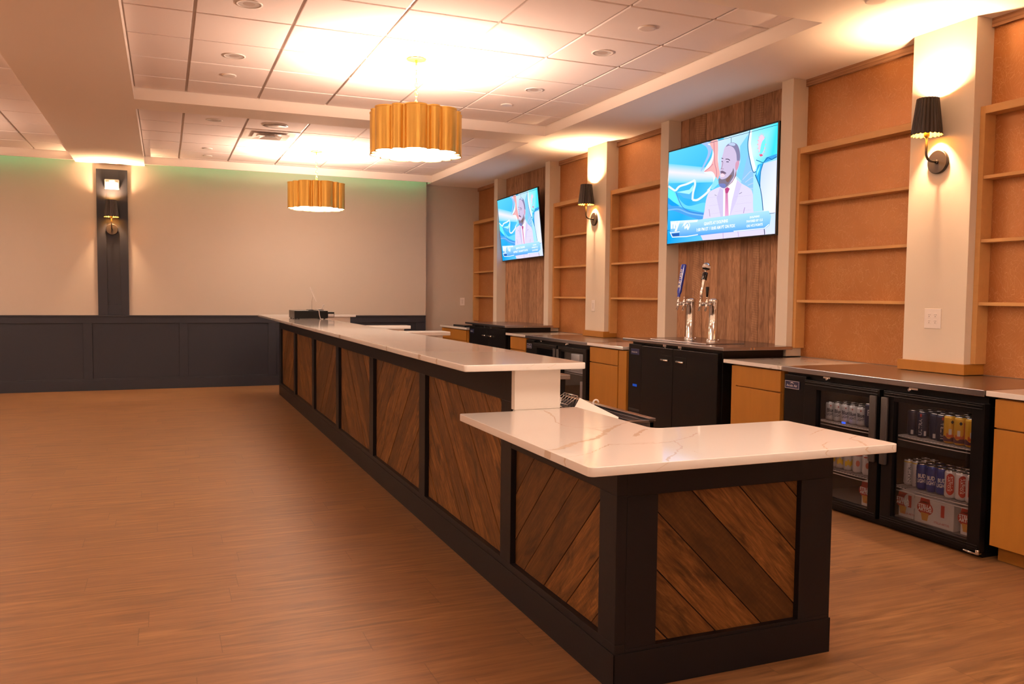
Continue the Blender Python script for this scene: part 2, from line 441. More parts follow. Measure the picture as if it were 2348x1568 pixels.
struct('ceiling_tiles', tiles(-4.9, -1.09, YN, YW-.20, [-1.545-.634*k for k in range(6)], [8.11-.6335*20+.6335*j for j in range(33)]), M['tile'], .002)
struct('ceiling_tee_grid', tees(-4.9, -1.09, YN, YW-.20), M['tee'])
# green light strips hidden in the slot between the soffit board and the far wall
for x0, x1, lb in ((XT0+.05, XT1-.05, 'right of the wall sconce column'), (-4.8, -1.14, 'left of the wall sconce column')):
    o = MB().box(x0, x1, YW-.179, YW-.165, 3.112, 3.126).build('light_strip', M['green'])
    tag(o, 'green ceiling light strip above far wall, '+lb, 'light strip')

# wall finishes of the back bar: copper covering and timber boards
for a, b in ((2.57, 3.718), (4.185, 5.33), (7.233, 8.338), (8.80, 9.84), (11.81, YW2)):
    struct('wall_copper_panel', MB().box(XG-.006, XG+.002, a, b, .896, ZC), M['copper'])
    o = MB(); t = random.random()
    o.add([(XG-.03, a, 3.032), (XG-.006, a, 3.032), (XG-.006, b, 3.032), (XG-.03, b, 3.032), (XG-.03, a, ZC), (XG-.006, a, ZC), (XG-.006, b, ZC), (XG-.03, b, ZC)],
          [(0,3,2,1),(4,5,6,7),(0,1,5,4),(1,2,6,5),(2,3,7,6),(3,0,4,7)], 0, False,
          [[(0,0),(b-a,0),(b-a,.03),(0,.03)]]*2+[[(0,0),(.02,0),(.02,.05),(0,.05)],[(0,0),(b-a,0),(b-a,.05),(0,.05)],[(0,0),(.02,0),(.02,.05),(0,.05)],[(0,0),(0,.05),(b-a,.05),(b-a,0)][:4]], (t, .1, .2))
    struct('trim_weathered', o, M['wallwood'])
def planks_wall(y0, y1, z0, z1):
    mb = MB(); y = y1
    while y > y0+.001:
        wd = random.choice((.085, .11, .14, .14, .17)); b = max(y0, y-wd)
        if b-y0 < .05: b = y0
        x = XG-.012-random.random()*.006; t = (random.random(), random.random()**1.5, random.random())
        off = random.random()*3
        vs = [(x, b+.0015, z0), (XG, b+.0015, z0), (XG, y-.0015, z0), (x, y-.0015, z0), (x, b+.0015, z1), (XG, b+.0015, z1), (XG, y-.0015, z1), (x, y-.0015, z1)]
        h = z1-z0; W_ = y-b
        uvf = [(off, 0), (off, W_), (off+h, W_), (off+h, 0)]
        mb.add(vs, [(3, 0, 4, 7)], 0, False, [[(off, W_), (off, 0), (off+h, 0), (off+h, W_)]], t)
        mb.add(vs, [(0,3,2,1),(4,5,6,7),(0,1,5,4),(2,3,7,6)], 0, False, [uvf]*4, t)
        y = b
    return mb
for a, b in ((5.465, 7.092), (9.98, 11.67)):
    struct('wall_wood_panelling', planks_wall(a, b, .896, ZC), M['wallwood'])
# pillars and narrow wings between the bays
for a, b in ((3.718, 4.185), (8.338, 8.80)):
    struct('wall_pillar', MB().box(XP, XG, a, b, .896, ZC), M['pillar'], .002)
    struct('trim_pillar_base', MB().box(XP-.022, XG, a-.022, b+.022, .896, .962), M['maple'], .002)
for a, b in ((5.33, 5.465), (7.092, 7.233), (9.84, 9.98), (11.67, 11.81), (2.43, 2.57)):
    struct('wall_pillar', MB().box(XP, XG, a, b, .898, ZC), M['pillar'], .002)

# wainscot on the far wall
def wainscot(x0, x1, stiles):
    mb = MB(); Y0 = YW-.030; Y1 = YW-.016
    mb.box(x0, x1, Y1, YW, 0, 1.012)
    mb.box(x0, x1, Y0, Y1, .92, 1.012).box(x0, x1, Y0, Y1, 0, .16)
    mb.box(x0, x1, Y0-.012, YW, 1.012, 1.030)
    mb.box(x0, x1, Y0-.006, Y0, 0, .14)
    for a, b in stiles: mb.box(a, b, Y0, Y1, .16, .92)
    return mb
st = [(-1.03+1.213*k, -.92+1.213*k) for k in range(-4, 4)]+[(3.63, 3.79)]
struct('wainscot_far', wainscot(-6.99, 3.79, st), M['navy'], .0015)
cm = MB(); a, b = -.841, -.457
cm.box(a, b, YW-.012, YW, 1.031, 3.01)
cm.box(a, a+.116, YW-.030, YW-.012, 1.031, 3.01).box(b-.1, b, YW-.030, YW-.012, 1.031, 3.01)
cm.box(a+.116, b-.1, YW-.030, YW-.012, 1.031, 1.165).box(a+.116, b-.1, YW-.030, YW-.012, 2.83, 3.01)
struct('trim_column', cm, M['navy'], .0015)

# ------------------------------------------------------------------ the bar
BX, BR_, BN, BE = 1.409, 2.352, 2.454, 11.54
RD = .025
S0, SP, SW = 3.396, 1.333, .123
bar = thing('bar_base', 'long dark bar base with diagonal reclaimed wood panels, under the white worktops', 'bar', (1.6, 7.0, 0))
core = MB()
core.box(BX+.041, 1.60, 3.40, BE-.02, 0, 1.044).box(BX+.041, 1.70, 2.50, 3.40, 0, .83).box(1.70, BR_-.002, 2.50, 2.71, 0, .83)
core.build('core', M['dark'], bar)
fr = MB(); X0, X1 = BX, BX+RD+.016
fr.box(X0, X1, BN, 3.396, .685, .83).box(X0, X1, 3.396, BE, .89, 1.044)          # top rails
fr.box(X0, X1, BN, BE, .0, .165)                                                 # bottom rail
openings = [(2.575, 3.396, .165, .685)]
fr.box(X0, X1, BN, 2.575, .165, .685)
for k in range(6):
    s = S0+SP*k; fr.box(X0, X1, s, s+SW, .165, .89)
    e = S0+SP*(k+1) if k < 5 else 11.394
    openings.append((s+SW, S0+SP*(k+1) if k < 5 else 11.394, .165, .89))
fr.box(X0, X1, 11.394, BE, .165, .89)
# near end face
Y0, Y1 = BN, BN+RD+.016
fr.box(X1, BR_, Y0, Y1, .68, .83).box(X1, BR_, Y0, Y1, 0, .147).box(X1, 1.573, Y0, Y1, .147, .68).box(2.201, BR_, Y0, Y1, .147, .68)
fr.box(BR_-.016, BR_, Y1, 2.71, 0, .83)
fr.build('frame', M['dark'], bar, .0015)
bs = MB().box(BX-.004, BX, BN-.004, BE+.004, 0, .134).box(BX-.004, BR_+.004, BN-.004, BN, 0, .134).box(BR_, BR_+.004, BN-.004, 2.71, 0, .134)
bs.build('baseboard', M['dark'], bar, .001)
bx('back_panel', (1.60, 1.63, 3.40, BE-.02, 0, 1.044), M['white'], bar)
bx('end_cap', (BX, 1.63, 3.362, 3.40, .8595, 1.0435), M['white'], bar)
def clip(poly, nx, ny, d):                                       # keep points with n.p <= d
    out = []
    for i in range(len(poly)):
        a, b = poly[i], poly[(i+1) % len(poly)]
        da, db = a[0]*nx+a[1]*ny-d, b[0]*nx+b[1]*ny-d
        if da <= 0: out.append(a)
        if da*db < 0:
            t = da/(da-db); out.append((a[0]+(b[0]-a[0])*t, a[1]+(b[1]-a[1])*t))
    return out
def diag_planks(u0, u1, v0, v1, sign, to3, wd=.147, off=0.0, gap=.0042):
    """planks at 45 degrees in the rectangle; to3(u,v,depth) places them"""
    mb = MB(); c = math.sqrt(.5); n = (c, -sign*c); al = (c, sign*c)
    ds = [n[0]*u+n[1]*v for u in (u0, u1) for v in (v0, v1)]
    k0 = math.floor((min(ds)-off)/wd)-1; k = k0
    while k*wd+off < max(ds):
        lo, hi = k*wd+off+gap/2, (k+1)*wd+off-gap/2; k += 1
        p = clip(clip([(u0, v0), (u1, v0), (u1, v1), (u0, v1)], n[0], n[1], hi), -n[0], -n[1], -lo)
        if len(p) < 3: continue
        t = (random.random(), random.random()**1.3, random.random()); o1 = random.random()*5
        dj = random.random()*.002
        q = [to3(a, b, dj) for a, b in p]; q2 = [to3(a, b, .012) for a, b in p]
        uv = [(a*al[0]+b*al[1]+o1, a*n[0]+b*n[1]-lo) for a, b in p]
        m_ = len(p)
        mb.add(q, [tuple(range(m_))], 0, False, [uv], t)
        for i in range(m_):
            j = (i+1) % m_; mb.add([q[i], q[j], q2[j], q2[i]], [(0, 1, 2, 3)], 0, False, [[uv[i], uv[j], uv[j], uv[i]]], t)
    a = [to3(u0, v0, .0135), to3(u1, v0, .0135), to3(u1, v1, .0135), to3(u0, v1, .0135)]
    mb.add(a, [(0, 1, 2, 3)], 1)
    return mb
for i, (a, b, z0, z1) in enumerate(openings):
    sg = -1 if i % 2 == 0 else 1
    diag_planks(a, b, z0, z1, sg, lambda u, v, d: (BX+RD+d, u, v), .147, random.random()*.1).build('wood_panel', [M['barwood'], M['groove']], bar)
diag_planks(1.573, 2.201, .147, .68, -1, lambda u, v, d: (u, BN+RD+d, v), .1455, .008+.1455*.62).build('wood_panel', [M['barwood'], M['groove']], bar)

# worktops
def rounded(pts, r, n=5):
    out = []; N_ = len(pts); rr = r if isinstance(r, list) else [r]*N_
    for i in range(N_):
        p = Vector(pts[i]); a = (Vector(pts[i-1])-p).normalized(); b = (Vector(pts[(i+1) % N_])-p).normalized()
        r_ = rr[i]; c = p+(a+b)*r_
        s = (p+a*r_)-c; e = (p+b*r_)-c
        for k in range(n+1):
            t = k/n; th = math.acos(max(-1, min(1, s.dot(e)/(s.length*e.length))))
            v = (s*math.sin((1-t)*th)+e*math.sin(t*th))/math.sin(th)
            out.append(tuple(c+v))
    return out
low = MB().prism(rounded([(1.145, 2.155), (2.358, 2.155), (2.358, 2.730), (1.719, 2.730), (1.719, 3.376), (1.406, 3.376), (1.406, 3.337), (1.145, 3.337)], [.02, .02, .02, .045, .008, .002, .002, .012]), .830, .859, 0, True)
VEINS = [[(1.137, 2.453, 0.0047), (1.165, 2.452, 0.0189), (1.194, 2.463, 0.0288), (1.242, 2.499, 0.0333), (1.287, 2.542, 0.0312), (1.346, 2.572, 0.0216), (1.407, 2.603, 0.0186), (1.46, 2.658, 0.0254), (1.533, 2.748, 0.0294), (1.611, 2.824, 0.0201), (1.666, 2.869, 0.0093), (1.708, 2.896, 0.0048)],
[(1.146, 2.324, 0.0029), (1.188, 2.333, 0.0044), (1.254, 2.361, 0.0046), (1.32, 2.419, 0.0049), (1.391, 2.48, 0.012), (1.443, 2.472, 0.0035), (1.503, 2.467, 0.0053), (1.558, 2.465, 0.0036)],
[(1.528, 3.319, 0.0085), (1.52, 3.242, 0.0191), (1.484, 3.114, 0.0076), (1.435, 3.0, 0.0071), (1.423, 2.908, 0.0045), (1.447, 2.846, 0.0043), (1.49, 2.823, 0.0043), (1.502, 2.766, 0.0042), (1.5, 2.719, 0.0041)],
[(1.497, 2.808, 0.0022), (1.559, 2.82, 0.0066), (1.607, 2.829, 0.0045)],
[(1.557, 2.595, 0.0232), (1.595, 2.641, 0.0282), (1.645, 2.69, 0.0168), (1.683, 2.724, 0.02)],
[(1.387, 2.466, 0.0039), (1.474, 2.454, 0.004), (1.565, 2.446, 0.0061), (1.635, 2.46, 0.0084), (1.71, 2.503, 0.0066), (1.758, 2.528, 0.0091), (1.816, 2.581, 0.0096)],
[(1.638, 2.459, 0.0063), (1.605, 2.364, 0.0099), (1.547, 2.306, 0.0131), (1.508, 2.258, 0.0071), (1.435, 2.193, 0.0133), (1.42, 2.16, 0.0032)],
[(2.157, 2.268, 0.0045), (2.128, 2.258, 0.0066), (2.08, 2.225, 0.0086), (2.062, 2.198, 0.0084), (2.041, 2.16, 0.0061)],
[(2.265, 2.295, 0.0047), (2.27, 2.257, 0.0163), (2.231, 2.184, 0.0154), (2.215, 2.160, 0.0107)],
[(2.349, 2.338, 0.01), (2.312, 2.317, 0.0073), (2.268, 2.294, 0.0047)],
[(2.19, 2.41, 0.0025), (2.292, 2.473, 0.0079), (2.352, 2.50, 0.0109)],
[(1.591, 2.29, 0.0037), (1.587, 2.227, 0.0018)]]
def vein(mb, pts, z, m=1):
    P = []
    for i in range(len(pts)-1):
        a, b = pts[i], pts[i+1]; L = math.hypot(b[0]-a[0], b[1]-a[1]); n = max(2, int(L/.010))
        for k in range(n):
            t = k/n; j = .0035
            P.append((a[0]+(b[0]-a[0])*t+random.uniform(-j, j)*(0 < k), a[1]+(b[1]-a[1])*t+random.uniform(-j, j)*(0 < k), (a[2]+(b[2]-a[2])*t)*random.uniform(.35, 1.0)))
    P.append(pts[-1]); L_, R_ = [], []
    for i, p in enumerate(P):
        q0, q1 = P[max(0, i-1)], P[min(len(P)-1, i+1)]; d = Vector((q1[0]-q0[0], q1[1]-q0[1])).normalized(); nn = Vector((-d.y, d.x))
        L_.append((p[0]+nn.x*p[2]/2, p[1]+nn.y*p[2]/2, z)); R_.append((p[0]-nn.x*p[2]/2, p[1]-nn.y*p[2]/2, z))
    n = len(P); mb.add(L_+R_, [(n+i, n+i+1, i+1, i) for i in range(n-1)], m)
for v in VEINS: vein(low, v, .8593)
def edge_vein(mb, pts, fx, m=1):                                   # pts (s,z,w)
    n = len(pts); mb.add([fx(s-w_/2, z) for s, z, w_ in pts]+[fx(s+w_/2, z) for s, z, w_ in pts], [(i, n+i, n+i+1, i+1) for i in range(n-1)], m)
fN = lambda s, z: (s, 2.1547, z); fL = lambda s, z: (1.1447, s, z)
edge_vein(low, [(1.415, .857, .004), (1.40, .85, .003), (1.37, .835, .003)], fN)
edge_vein(low, [(2.041, .857, .006), (2.03, .848, .005), (2.035, .84, .004), (2.055, .833, .004)], fN)
edge_vein(low, [(2.215, .857, .009), (2.205, .848, .007), (2.225, .835, .007)], fN)
edge_vein(low, [(2.330, .857, .004), (2.325, .846, .003), (2.335, .836, .003)], fN)
edge_vein(low, [(2.447, .857, .045), (2.45, .845, .05), (2.452, .833, .045)], fL)
edge_vein(low, [(2.32, .857, .01), (2.325, .845, .008), (2.315, .833, .006)], fL)
tag(low.build('worktop', [M['quartz0'], M['vein']], None, .004, 3), 'low L-shaped white quartz worktop with tan veins at the near end', 'worktop')
hi = MB().prism(rounded([(1.134, 3.242), (1.697, 3.242), (1.697, 11.545), (1.134, 11.545)], .014), 1.044, 1.072, 0, True)
for k in range(46):                                                 # long faint veins
    x, y = random.uniform(1.15, 1.6), random.uniform(3.4, 11.0); a = random.uniform(-.7, .1); L = random.uniform(.25, .9)
    pts = []
    for j in range(5):
        xx, yy = x+math.cos(a)*L*j/4, y+math.sin(a)*L*j/4+random.uniform(-.02, .02)
        if 1.15 < xx < 1.685: pts.append((xx, yy, random.uniform(.001, .0035)))
    if len(pts) > 2: vein(hi, pts, 1.0723)
vein(hi, [(1.31, 3.56, .002), (1.40, 3.52, .005), (1.48, 3.53, .003), (1.60, 3.45, .004)], 1.0723)
fH = lambda s, z: (s, 3.2417, z); fHL = lambda s, z: (1.1337, s, z)
for s in (1.43, 1.53): edge_vein(hi, [(s+.02, 1.070, .003), (s, 1.06, .002), (s-.02, 1.055, .003), (s+.01, 1.047, .002)], fH)
for s, w_ in ((3.9, .05), (3.62, .02), (4.55, .02), (5.9, .07), (6.9, .02), (8.3, .08), (9.6, .05)):
    edge_vein(hi, [(s, 1.071, w_), (s+.01, 1.058, w_*.8), (s, 1.046, w_)], fHL)
tag(hi.build('worktop', [M['quartz0'], M['vein']], None, .004, 3), 'long raised white quartz bar top running to the far wall', 'worktop')

def knee(y0, y1, xw, xc, lb):
    t = thing('divider_wall', lb, 'divider wall', ((1.63+xc)/2, (y0+y1)/2, 0))
    bx('wall_body', (1.631, xw, y0+.03, y1-.03, 0, 1.043), M['white'], t)
    bx('cap', (1.698, xc, y0, y1, 1.0435, 1.0725), M['quartz0'], t, .003)
knee(6.205, 6.416, 2.0, 2.053, 'low white divider wall with quartz cap behind the bar, nearest of three')
knee(7.461, 7.609, 2.03, 2.085, 'low white divider wall with quartz cap behind the bar, middle of three')
knee(11.355, 11.545, 2.33, 2.401, 'low white divider wall with quartz cap at the far end of the bar')

# ------------------------------------------------------------------ behind the bar: sink trough and washer
tr = thing('bar_sink', 'stainless underbar sink trough behind the low worktop', 'sink', (1.88, 3.65, 0))
t_ = MB(); x0, x1, y0, y1 = 1.725, 2.035, 3.222, 4.07
t_.box(x0, x1, y0, y0+.02, .55, .80).box(x0, x1, y1-.02, y1, .55, .80).box(x0, x0+.012, y0, y1, .55, .80).box(x1-.025, x1, y0, y1, .55, .80).box(x0, x1, y0, y1, .545, .56)
t_.build('basin', M['steel'], tr, .003)
r_ = MB().box(x1-.03, x1+.006, y0-.004, y1, .80, .815).box(x0, x1, y0-.004, y0+.02, .80, .806).box(x1-.11, x1-.03, y0+.02, y1-.02, .775, .78)
r_.build('rim', M['steel'], tr, .002)
lg = MB()
for x in (1.76, 2.0):
    for y in (3.27, 4.0): MB().cyl((x, y, 0), (x, y, .55), .018).build('leg', M['steel'], tr)
gw = thing('glass_washer', 'black glass washer with stainless top behind the white bar end cap', 'glass washer', (1.85, 4.4, 0))
bx('body', (1.66, 2.03, 4.12, 4.70, 0, .905), M['black'], gw, .004)
bx('top', (1.65, 2.05, 4.10, 4.72, .905, .93), M['steel'], gw, .003)
# leaning white board with hook, wire rack, black cup, spiral notebook
def slab(P, Q, R, th):                                              # parallelogram P, P+Q, P+R with thickness
    P, Q, R = Vector(P), Vector(Q), Vector(R); n = Q.cross(R).normalized()*th
    vs = [P, P+Q, P+Q+R, P+R]; vs = vs+[v+n for v in vs]
    return MB().add(vs, [(0,3,2,1),(4,5,6,7),(0,1,5,4),(1,2,6,5),(2,3,7,6),(3,0,4,7)])
o = slab((1.835, 3.57, .874), (.075, -.245, -.063), (-.10, -.115, -.052), .008).build('white_board', M['paper'], None, .001)
tag(o, 'white board leaning in the sink trough beside the wire rack', 'board')
h_ = MB().tube([(1.885+.014*math.cos(a), 3.50, .856+.014*math.sin(a)) for a in [x*.35 for x in range(0, 12)]], .0045, 8)
tag(h_.build('hook', M['plastic']), 'small curled white hook over the edge of the white board', 'hook')
rk = MB(); P0 = Vector((1.80, 3.58, .80))
for i in range(6):
    y = 3.58+.03*i; rk.tube([(1.80, y, .795), (1.83, y, .88), (1.775, y, .84)], .0022, 6)
for q in ((1.80, .795), (1.83, .88), (1.775, .84)): rk.tube([(q[0], 3.58, q[1]), (q[0], 3.73, q[1])], .0028, 6)
tag(rk.build('wire_rack', M['chrome']), 'small folded wire rack in the sink trough behind the white board', 'rack')
tag(MB().lathe([(.028, 0), (.036, .09), (.037, .095), (.033, .095), (.026, .01)], (1.765, 3.66, .70), 20).build('cup', M['blackg']), 'black cup standing in the sink trough next to the wire rack', 'cup')
sp = MB()
for i in range(12): sp.tube([(1.725+.003*i+.006*math.cos(a), 3.62-.012*i, .86-.0075*i+.006*math.sin(a)) for a in [k*.7 for k in range(10)]], .0015, 5)
nb = slab((1.70, 3.72, .80), (.035, -.12, -.06+.06), (.02, 0, .075), .006)
o = thing('notebook', 'spiral notebook propped at the edge of the sink trough by the end cap', 'notebook', (1.73, 3.62, .79))
nb.build('cover', M['paper'], o); sp.build('spiral', M['chrome'], o)

# ------------------------------------------------------------------ pendants
def scallop(R, k=7, grow=0.0, n=14, segs=False):
    """outline: k wide lobes and k narrow lobes with short flats between them"""
    pts = []; per = 2*PI/k; lobes = []
    for i in range(k):
        c0 = i*per
        for (c, h, bulge) in ((c0, math.radians(15), .048), (c0+per/2, math.radians(7.7), .034)):
            m_ = n if h > .2 else n//2; lb_ = []
            for j in range(m_+1):
                a = -h+2*h*j/m_; s = math.cos(a/h*PI/2)
                r = R-.048+bulge*s**.5
                lb_.append(((r+grow)*math.sin(c+a), -(r+grow)*math.cos(c+a)))
            pts += lb_; lobes.append(lb_)
    if segs: return lobes+[[lobes[i][-1], lobes[(i+1) % len(lobes)][0]] for i in range(len(lobes))]
    return pts
def pendant():
    t = thing('pendant_lamp', '', 'pendant lamp', (0, 0, 0))
    R = .366; z0, z1 = 2.45, 2.775
    o = MB(); P = scallop(R); I = scallop(R, grow=-.004); n = len(P)
    vs = [(x, y, z0) for x, y in P]+[(x, y, z1) for x, y in P]
    seg = scallop(R, segs=True)
    for sg_ in seg:
        m_ = len(sg_); o.add([(x, y, z0) for x, y in sg_]+[(x, y, z1) for x, y in sg_], [(i, i+1, m_+i+1, m_+i) for i in range(m_-1)], 0, True)
    for zz0, zz1 in ((z0-.002, z0+.008), (z1-.008, z1+.003)):       # rolled rims
        Q = scallop(R, grow=.003); b = len(Q)
        o.add([(x, y, zz0) for x, y in Q]+[(x, y, zz1) for x, y in Q]+[(x, y, zz0) for x, y in I]+[(x, y, zz1) for x, y in I],
              [(i, (i+1) % b, b+(i+1) % b, b+i) for i in range(b)]+[(2*b+i, i, (i+1) % b, 2*b+(i+1) % b)[::-1] for i in range(b)]+[(b+i, b+(i+1) % b, 3*b+(i+1) % b, 3*b+i) for i in range(b)], 1, False)
    o.build('shade', [M['brass'], M['brass']], t)
    li = MB().add([(x, y, z0+.001) for x, y in I]+[(x, y, z1) for x, y in I], [(n+i, n+(i+1) % n, (i+1) % n, i) for i in range(n)], 0, False)
    li.build('lining', M['white'], t)
    J = scallop(R, grow=-.006)
    MB().add([(x, y, z0+.004) for x, y in J]+[(0, 0, z0+.004)], [((i+1) % n, i, n) for i in range(n)], 0).build('diffuser', M['glow'], t)
    MB().lathe([(.075, 3.180), (.078, 3.184), (.070, 3.189)], (0, 0, 0), 40).build('canopy', M['brass'], t)
    ch = MB().cyl((0, 0, 2.60), (0, 0, 2.83), .006).lathe([(.016, 2.80), (.018, 2.82), (.010, 2.84)], (0, 0, 0), 16)
    ch.cyl((0, 0, 3.13), (0, 0, 3.18), .008)
    for i in range(9):                                              # chain
        zc = 2.855+.033*i; a0 = (i % 2)*PI/2
        ch.tube([(math.cos(a0)*.009*math.cos(g), math.sin(a0)*.009*math.cos(g), zc+.021*math.sin(g)) for g in [k*PI/5 for k in range(11)]], .0026, 6)
    ch.build('chain', M['brass'], t)
    sp_ = MB()
    for k in range(3):
        a = k*2*PI/3+.4; sp_.cyl((0, 0, 2.762), (.335*math.cos(a), .335*math.sin(a), 2.762), .003, n=8)
    sp_.build('spider', M['brass'], t)
    area('bulb_light', (0, 0, 2.735), (PI, 0, 0), .42, PEND_UP, PEND_COL, t)
    return t
pd = pendant(); pd.location = (1.83, 6.42, 0); pd.rotation_euler = (0, 0, math.radians(-15.9))
pd['label'] = 'scalloped brass drum pendant lamp hanging nearer, large in the photo'
GP = 'brass pendants over the bar'; pd['group'] = GP
dup(pd, (1.83, 11.08, 0), .25, 'scalloped brass drum pendant lamp hanging farther away by the far wall', GP)
dup(pd, (1.83, 1.75, 0), 0, 'scalloped brass drum pendant lamp above the low near end of the bar', GP)
dup(pd, (1.83, -2.4, 0), 0, 'added scalloped brass pendant lamp for fill light, behind the viewer, past the bar', GP)  # extra lamp added out of view to brighten the room
for y, lb in ((10.4, 'farthest'), (6.4, 'second farthest'), (2.4, 'second nearest'), (-1.6, 'nearest')):  # unseen lamps added on the left to fill floor, soffit and bar front
    dup(pd, (-3.1, y, 0), 0, 'added scalloped brass pendant lamp for fill light, left hall outside the frame, '+lb, 'added fill pendants in the left hall')

# ------------------------------------------------------------------ sconces
def sconce():
    t = thing('wall_sconce', '', 'wall lamp', (0, 0, 0))
    MB().lathe([(.075, 0), (.075, -.016), (.070, -.020)], (0, 0, 0), 40, 'y').build('wall_plate', M['bronze'], t)
    pts = [(0, -.018, 0), (0, -.05, 0)]+[(0, -.065-.05*math.sin(a), .05-.05*math.cos(a)) for a in [PI/2*k/6 for k in range(7)]]+[(0, -.115, .16)]
    MB().tube(pts, .0075, 12).lathe([(.013, -.018), (.013, -.032)], (0, 0, 0), 16, 'y').build('arm', M['bronze'], t)
    n = 20*8; Zb, Zt = .165, .388; rb, rt = .088, .060
    def ring(z, r, amp, sc, inset=0):
        out = []
        for i in range(n):
            a = 2*PI*i/n; s = abs(math.sin(a*10)); out.append(((r+amp*s-inset)*math.cos(a), -.115+(r+amp*s-inset)*math.sin(a), z-sc*s))
        return out
    o = MB(); K = 6
    rings = [ring(Zb+(Zt-Zb)*k/K, rb+(rt-rb)*k/K, .006, .007 if k == 0 else 0) for k in range(K+1)]
    o.add(sum(rings, []), [(k*n+i, k*n+(i+1) % n, (k+1)*n+(i+1) % n, (k+1)*n+i) for k in range(K) for i in range(n)], 0, False)
    o.build('shade', M['bronze'], t)
    o = MB(); rings = [ring(Zb+(Zt-Zb)*k/K, rb+(rt-rb)*k/K, .006, .007 if k == 0 else 0, .0015) for k in range(K+1)]
    o.add(sum(rings, []), [(k*n+i, (k+1)*n+i, (k+1)*n+(i+1) % n, k*n+(i+1) % n) for k in range(K) for i in range(n)], 0, False)
    o.build('lining', M['gold'], t)
    MB().lathe([(.009, .145), (.017, .155), (.017, .205), (.014, .21)], (0, -.115, 0), 20).build('socket', M['brass'], t)
    l = bpy.data.lights.new('bulb_light', 'POINT'); l.energy = SCONCE_W; l.color = SCONCE_COL; l.shadow_soft_size = .028
    q = bpy.data.objects.new('bulb_light', l); C.objects.link(q); q.location = (0, -.115, .335); q.parent = t
    return t
sc = sconce(); sc.location = (XP, 3.955, 2.239); sc.rotation_euler = (0, 0, -PI/2)
sc['label'] = 'black pleated wall sconce on the nearest pale pillar above the quad outlet'
GS = 'black pleated wall sconces'; sc['group'] = GS
dup(sc, (XP, 8.60, 2.245), -PI/2, 'black pleated wall sconce on the pillar between the two screens', GS)
dup(sc, (-.655, YW-.030, 2.20), 0, 'black pleated wall sconce on the dark column of the far wall', GS)

# emergency light above the far sconce
em = thing('emergency_light', 'white emergency light unit on the dark column above the sconce', 'emergency light', (-.647, YW-.03, 2.74))
bx('body', (-.738, -.556, YW-.085, YW-.030, 2.74, 2.872), M['plastic'], em, .012, segs=4)
for x in (-.70, -.592): MB().lathe([(.020, 0), (.022, -.012), (.016, -.018)], (x, YW-.085, 2.832), 20, 'y').lathe([(.013, -.0185), (.005, -.0195)], (x, YW-.085, 2.832), 16, 'y', 0).build('lamp_head', M['silver'], em)

# ------------------------------------------------------------------ ceiling fittings
def downlight(x, y, lb, r=.085):
    t = thing('downlight', lb, 'downlight', (x, y, ZT-.006), 0, 'unlit recessed downlights')
    MB().lathe([(r*.80, ZT-.001), (r*.80, ZT-.005), (r, ZT-.004), (r, ZT-.0005)], (x, y, 0), 36, cap=False).build('trim_ring', M['plastic'], t)
    MB().lathe([(r*.80, ZT-.004), (r*.45, ZT-.001)], (x, y, 0), 32, cap=False).lathe([(r*.45, ZT-.0012), (.001, ZT-.0014)], (x, y, 0), 32, m=1, cap=False).build('reflector', [M['silver'], M['tee']], t)
downlight(.515, 5.66, 'unlit round downlight at the top edge, left row of near ceiling tray')
downlight(.518, 6.93, 'unlit round downlight second in the left row of near ceiling tray')
downlight(3.065, 5.67, 'unlit round downlight in the right row of near tray, nearer one')
downlight(3.062, 6.93, 'unlit round downlight in the right row of near tray, farther one')
downlight(.506, 9.56, 'unlit round downlight in the left row of the far ceiling tray')
for x, y, z, lb in ((.521, 7.55, ZT, 'in the left row of near ceiling tray'), (3.056, 5.03, ZT, 'nearest in the right row of near ceiling tray'),
                    (3.059, 7.573, ZT, 'far end of right row in near ceiling tray'), (.524, 11.47, ZT, 'far ceiling tray left, nearer of two'),
                    (.55, 12.08, ZT, 'far ceiling tray left, by the far wall'), (3.816, 3.766, ZC, 'on the right soffit at top edge')):
    tag(MB().lathe([(.060, z-.0005), (.060, z-.007), (.050, z-.009)], (x, y, 0), 32).build('sprinkler_cover', M['plastic']), 'flat round white sprinkler cover '+lb, 'sprinkler cover', 'flat ceiling covers')
tt = thing('ceiling_speaker', 'round flat ceiling speaker beside the air diffuser in the far tray', 'speaker', (1.134, 9.56, ZT-.01))
MB().lathe([(.14, ZT-.0005), (.14, ZT-.008), (.128, ZT-.011)], (1.134, 9.56, 0), 40, cap=False).build('rim', M['plastic'], tt)
MB().lathe([(.128, ZT-.009), (.012, ZT-.0095)], (1.134, 9.56, 0), 40).build('grille', M['tee'], tt)
df = thing('air_diffuser', 'square stepped air diffuser in the far ceiling tray', 'air vent', (1.154, 10.19, ZT-.03))
xc, yc = 1.154, 10.19
def frustum(mb, h0, z0, h1, z1, m=0):
    vs = [(xc+sx*h0, yc+sy*h0, z0) for sx, sy in ((-1,-1),(1,-1),(1,1),(-1,1))]+[(xc+sx*h1, yc+sy*h1, z1) for sx, sy in ((-1,-1),(1,-1),(1,1),(-1,1))]
    mb.add(vs, [(i, (i+1) % 4, 4+(i+1) % 4, 4+i) for i in range(4)], m)
fd = MB(); frustum(fd, .305, ZT-.0005, .305, ZT-.008); frustum(fd, .305, ZT-.008, .27, ZT-.008)
frustum(fd, .27, ZT-.008, .19, ZT-.0008); frustum(fd, .20, ZT-.022, .12, ZT-.001); frustum(fd, .12, ZT-.032, .06, ZT-.002)
fd.build('cone', M['plastic'], df)
bx('core', (xc-.055, xc+.055, yc-.055, yc+.055, ZT-.012, ZT-.006), M['slot'], df)

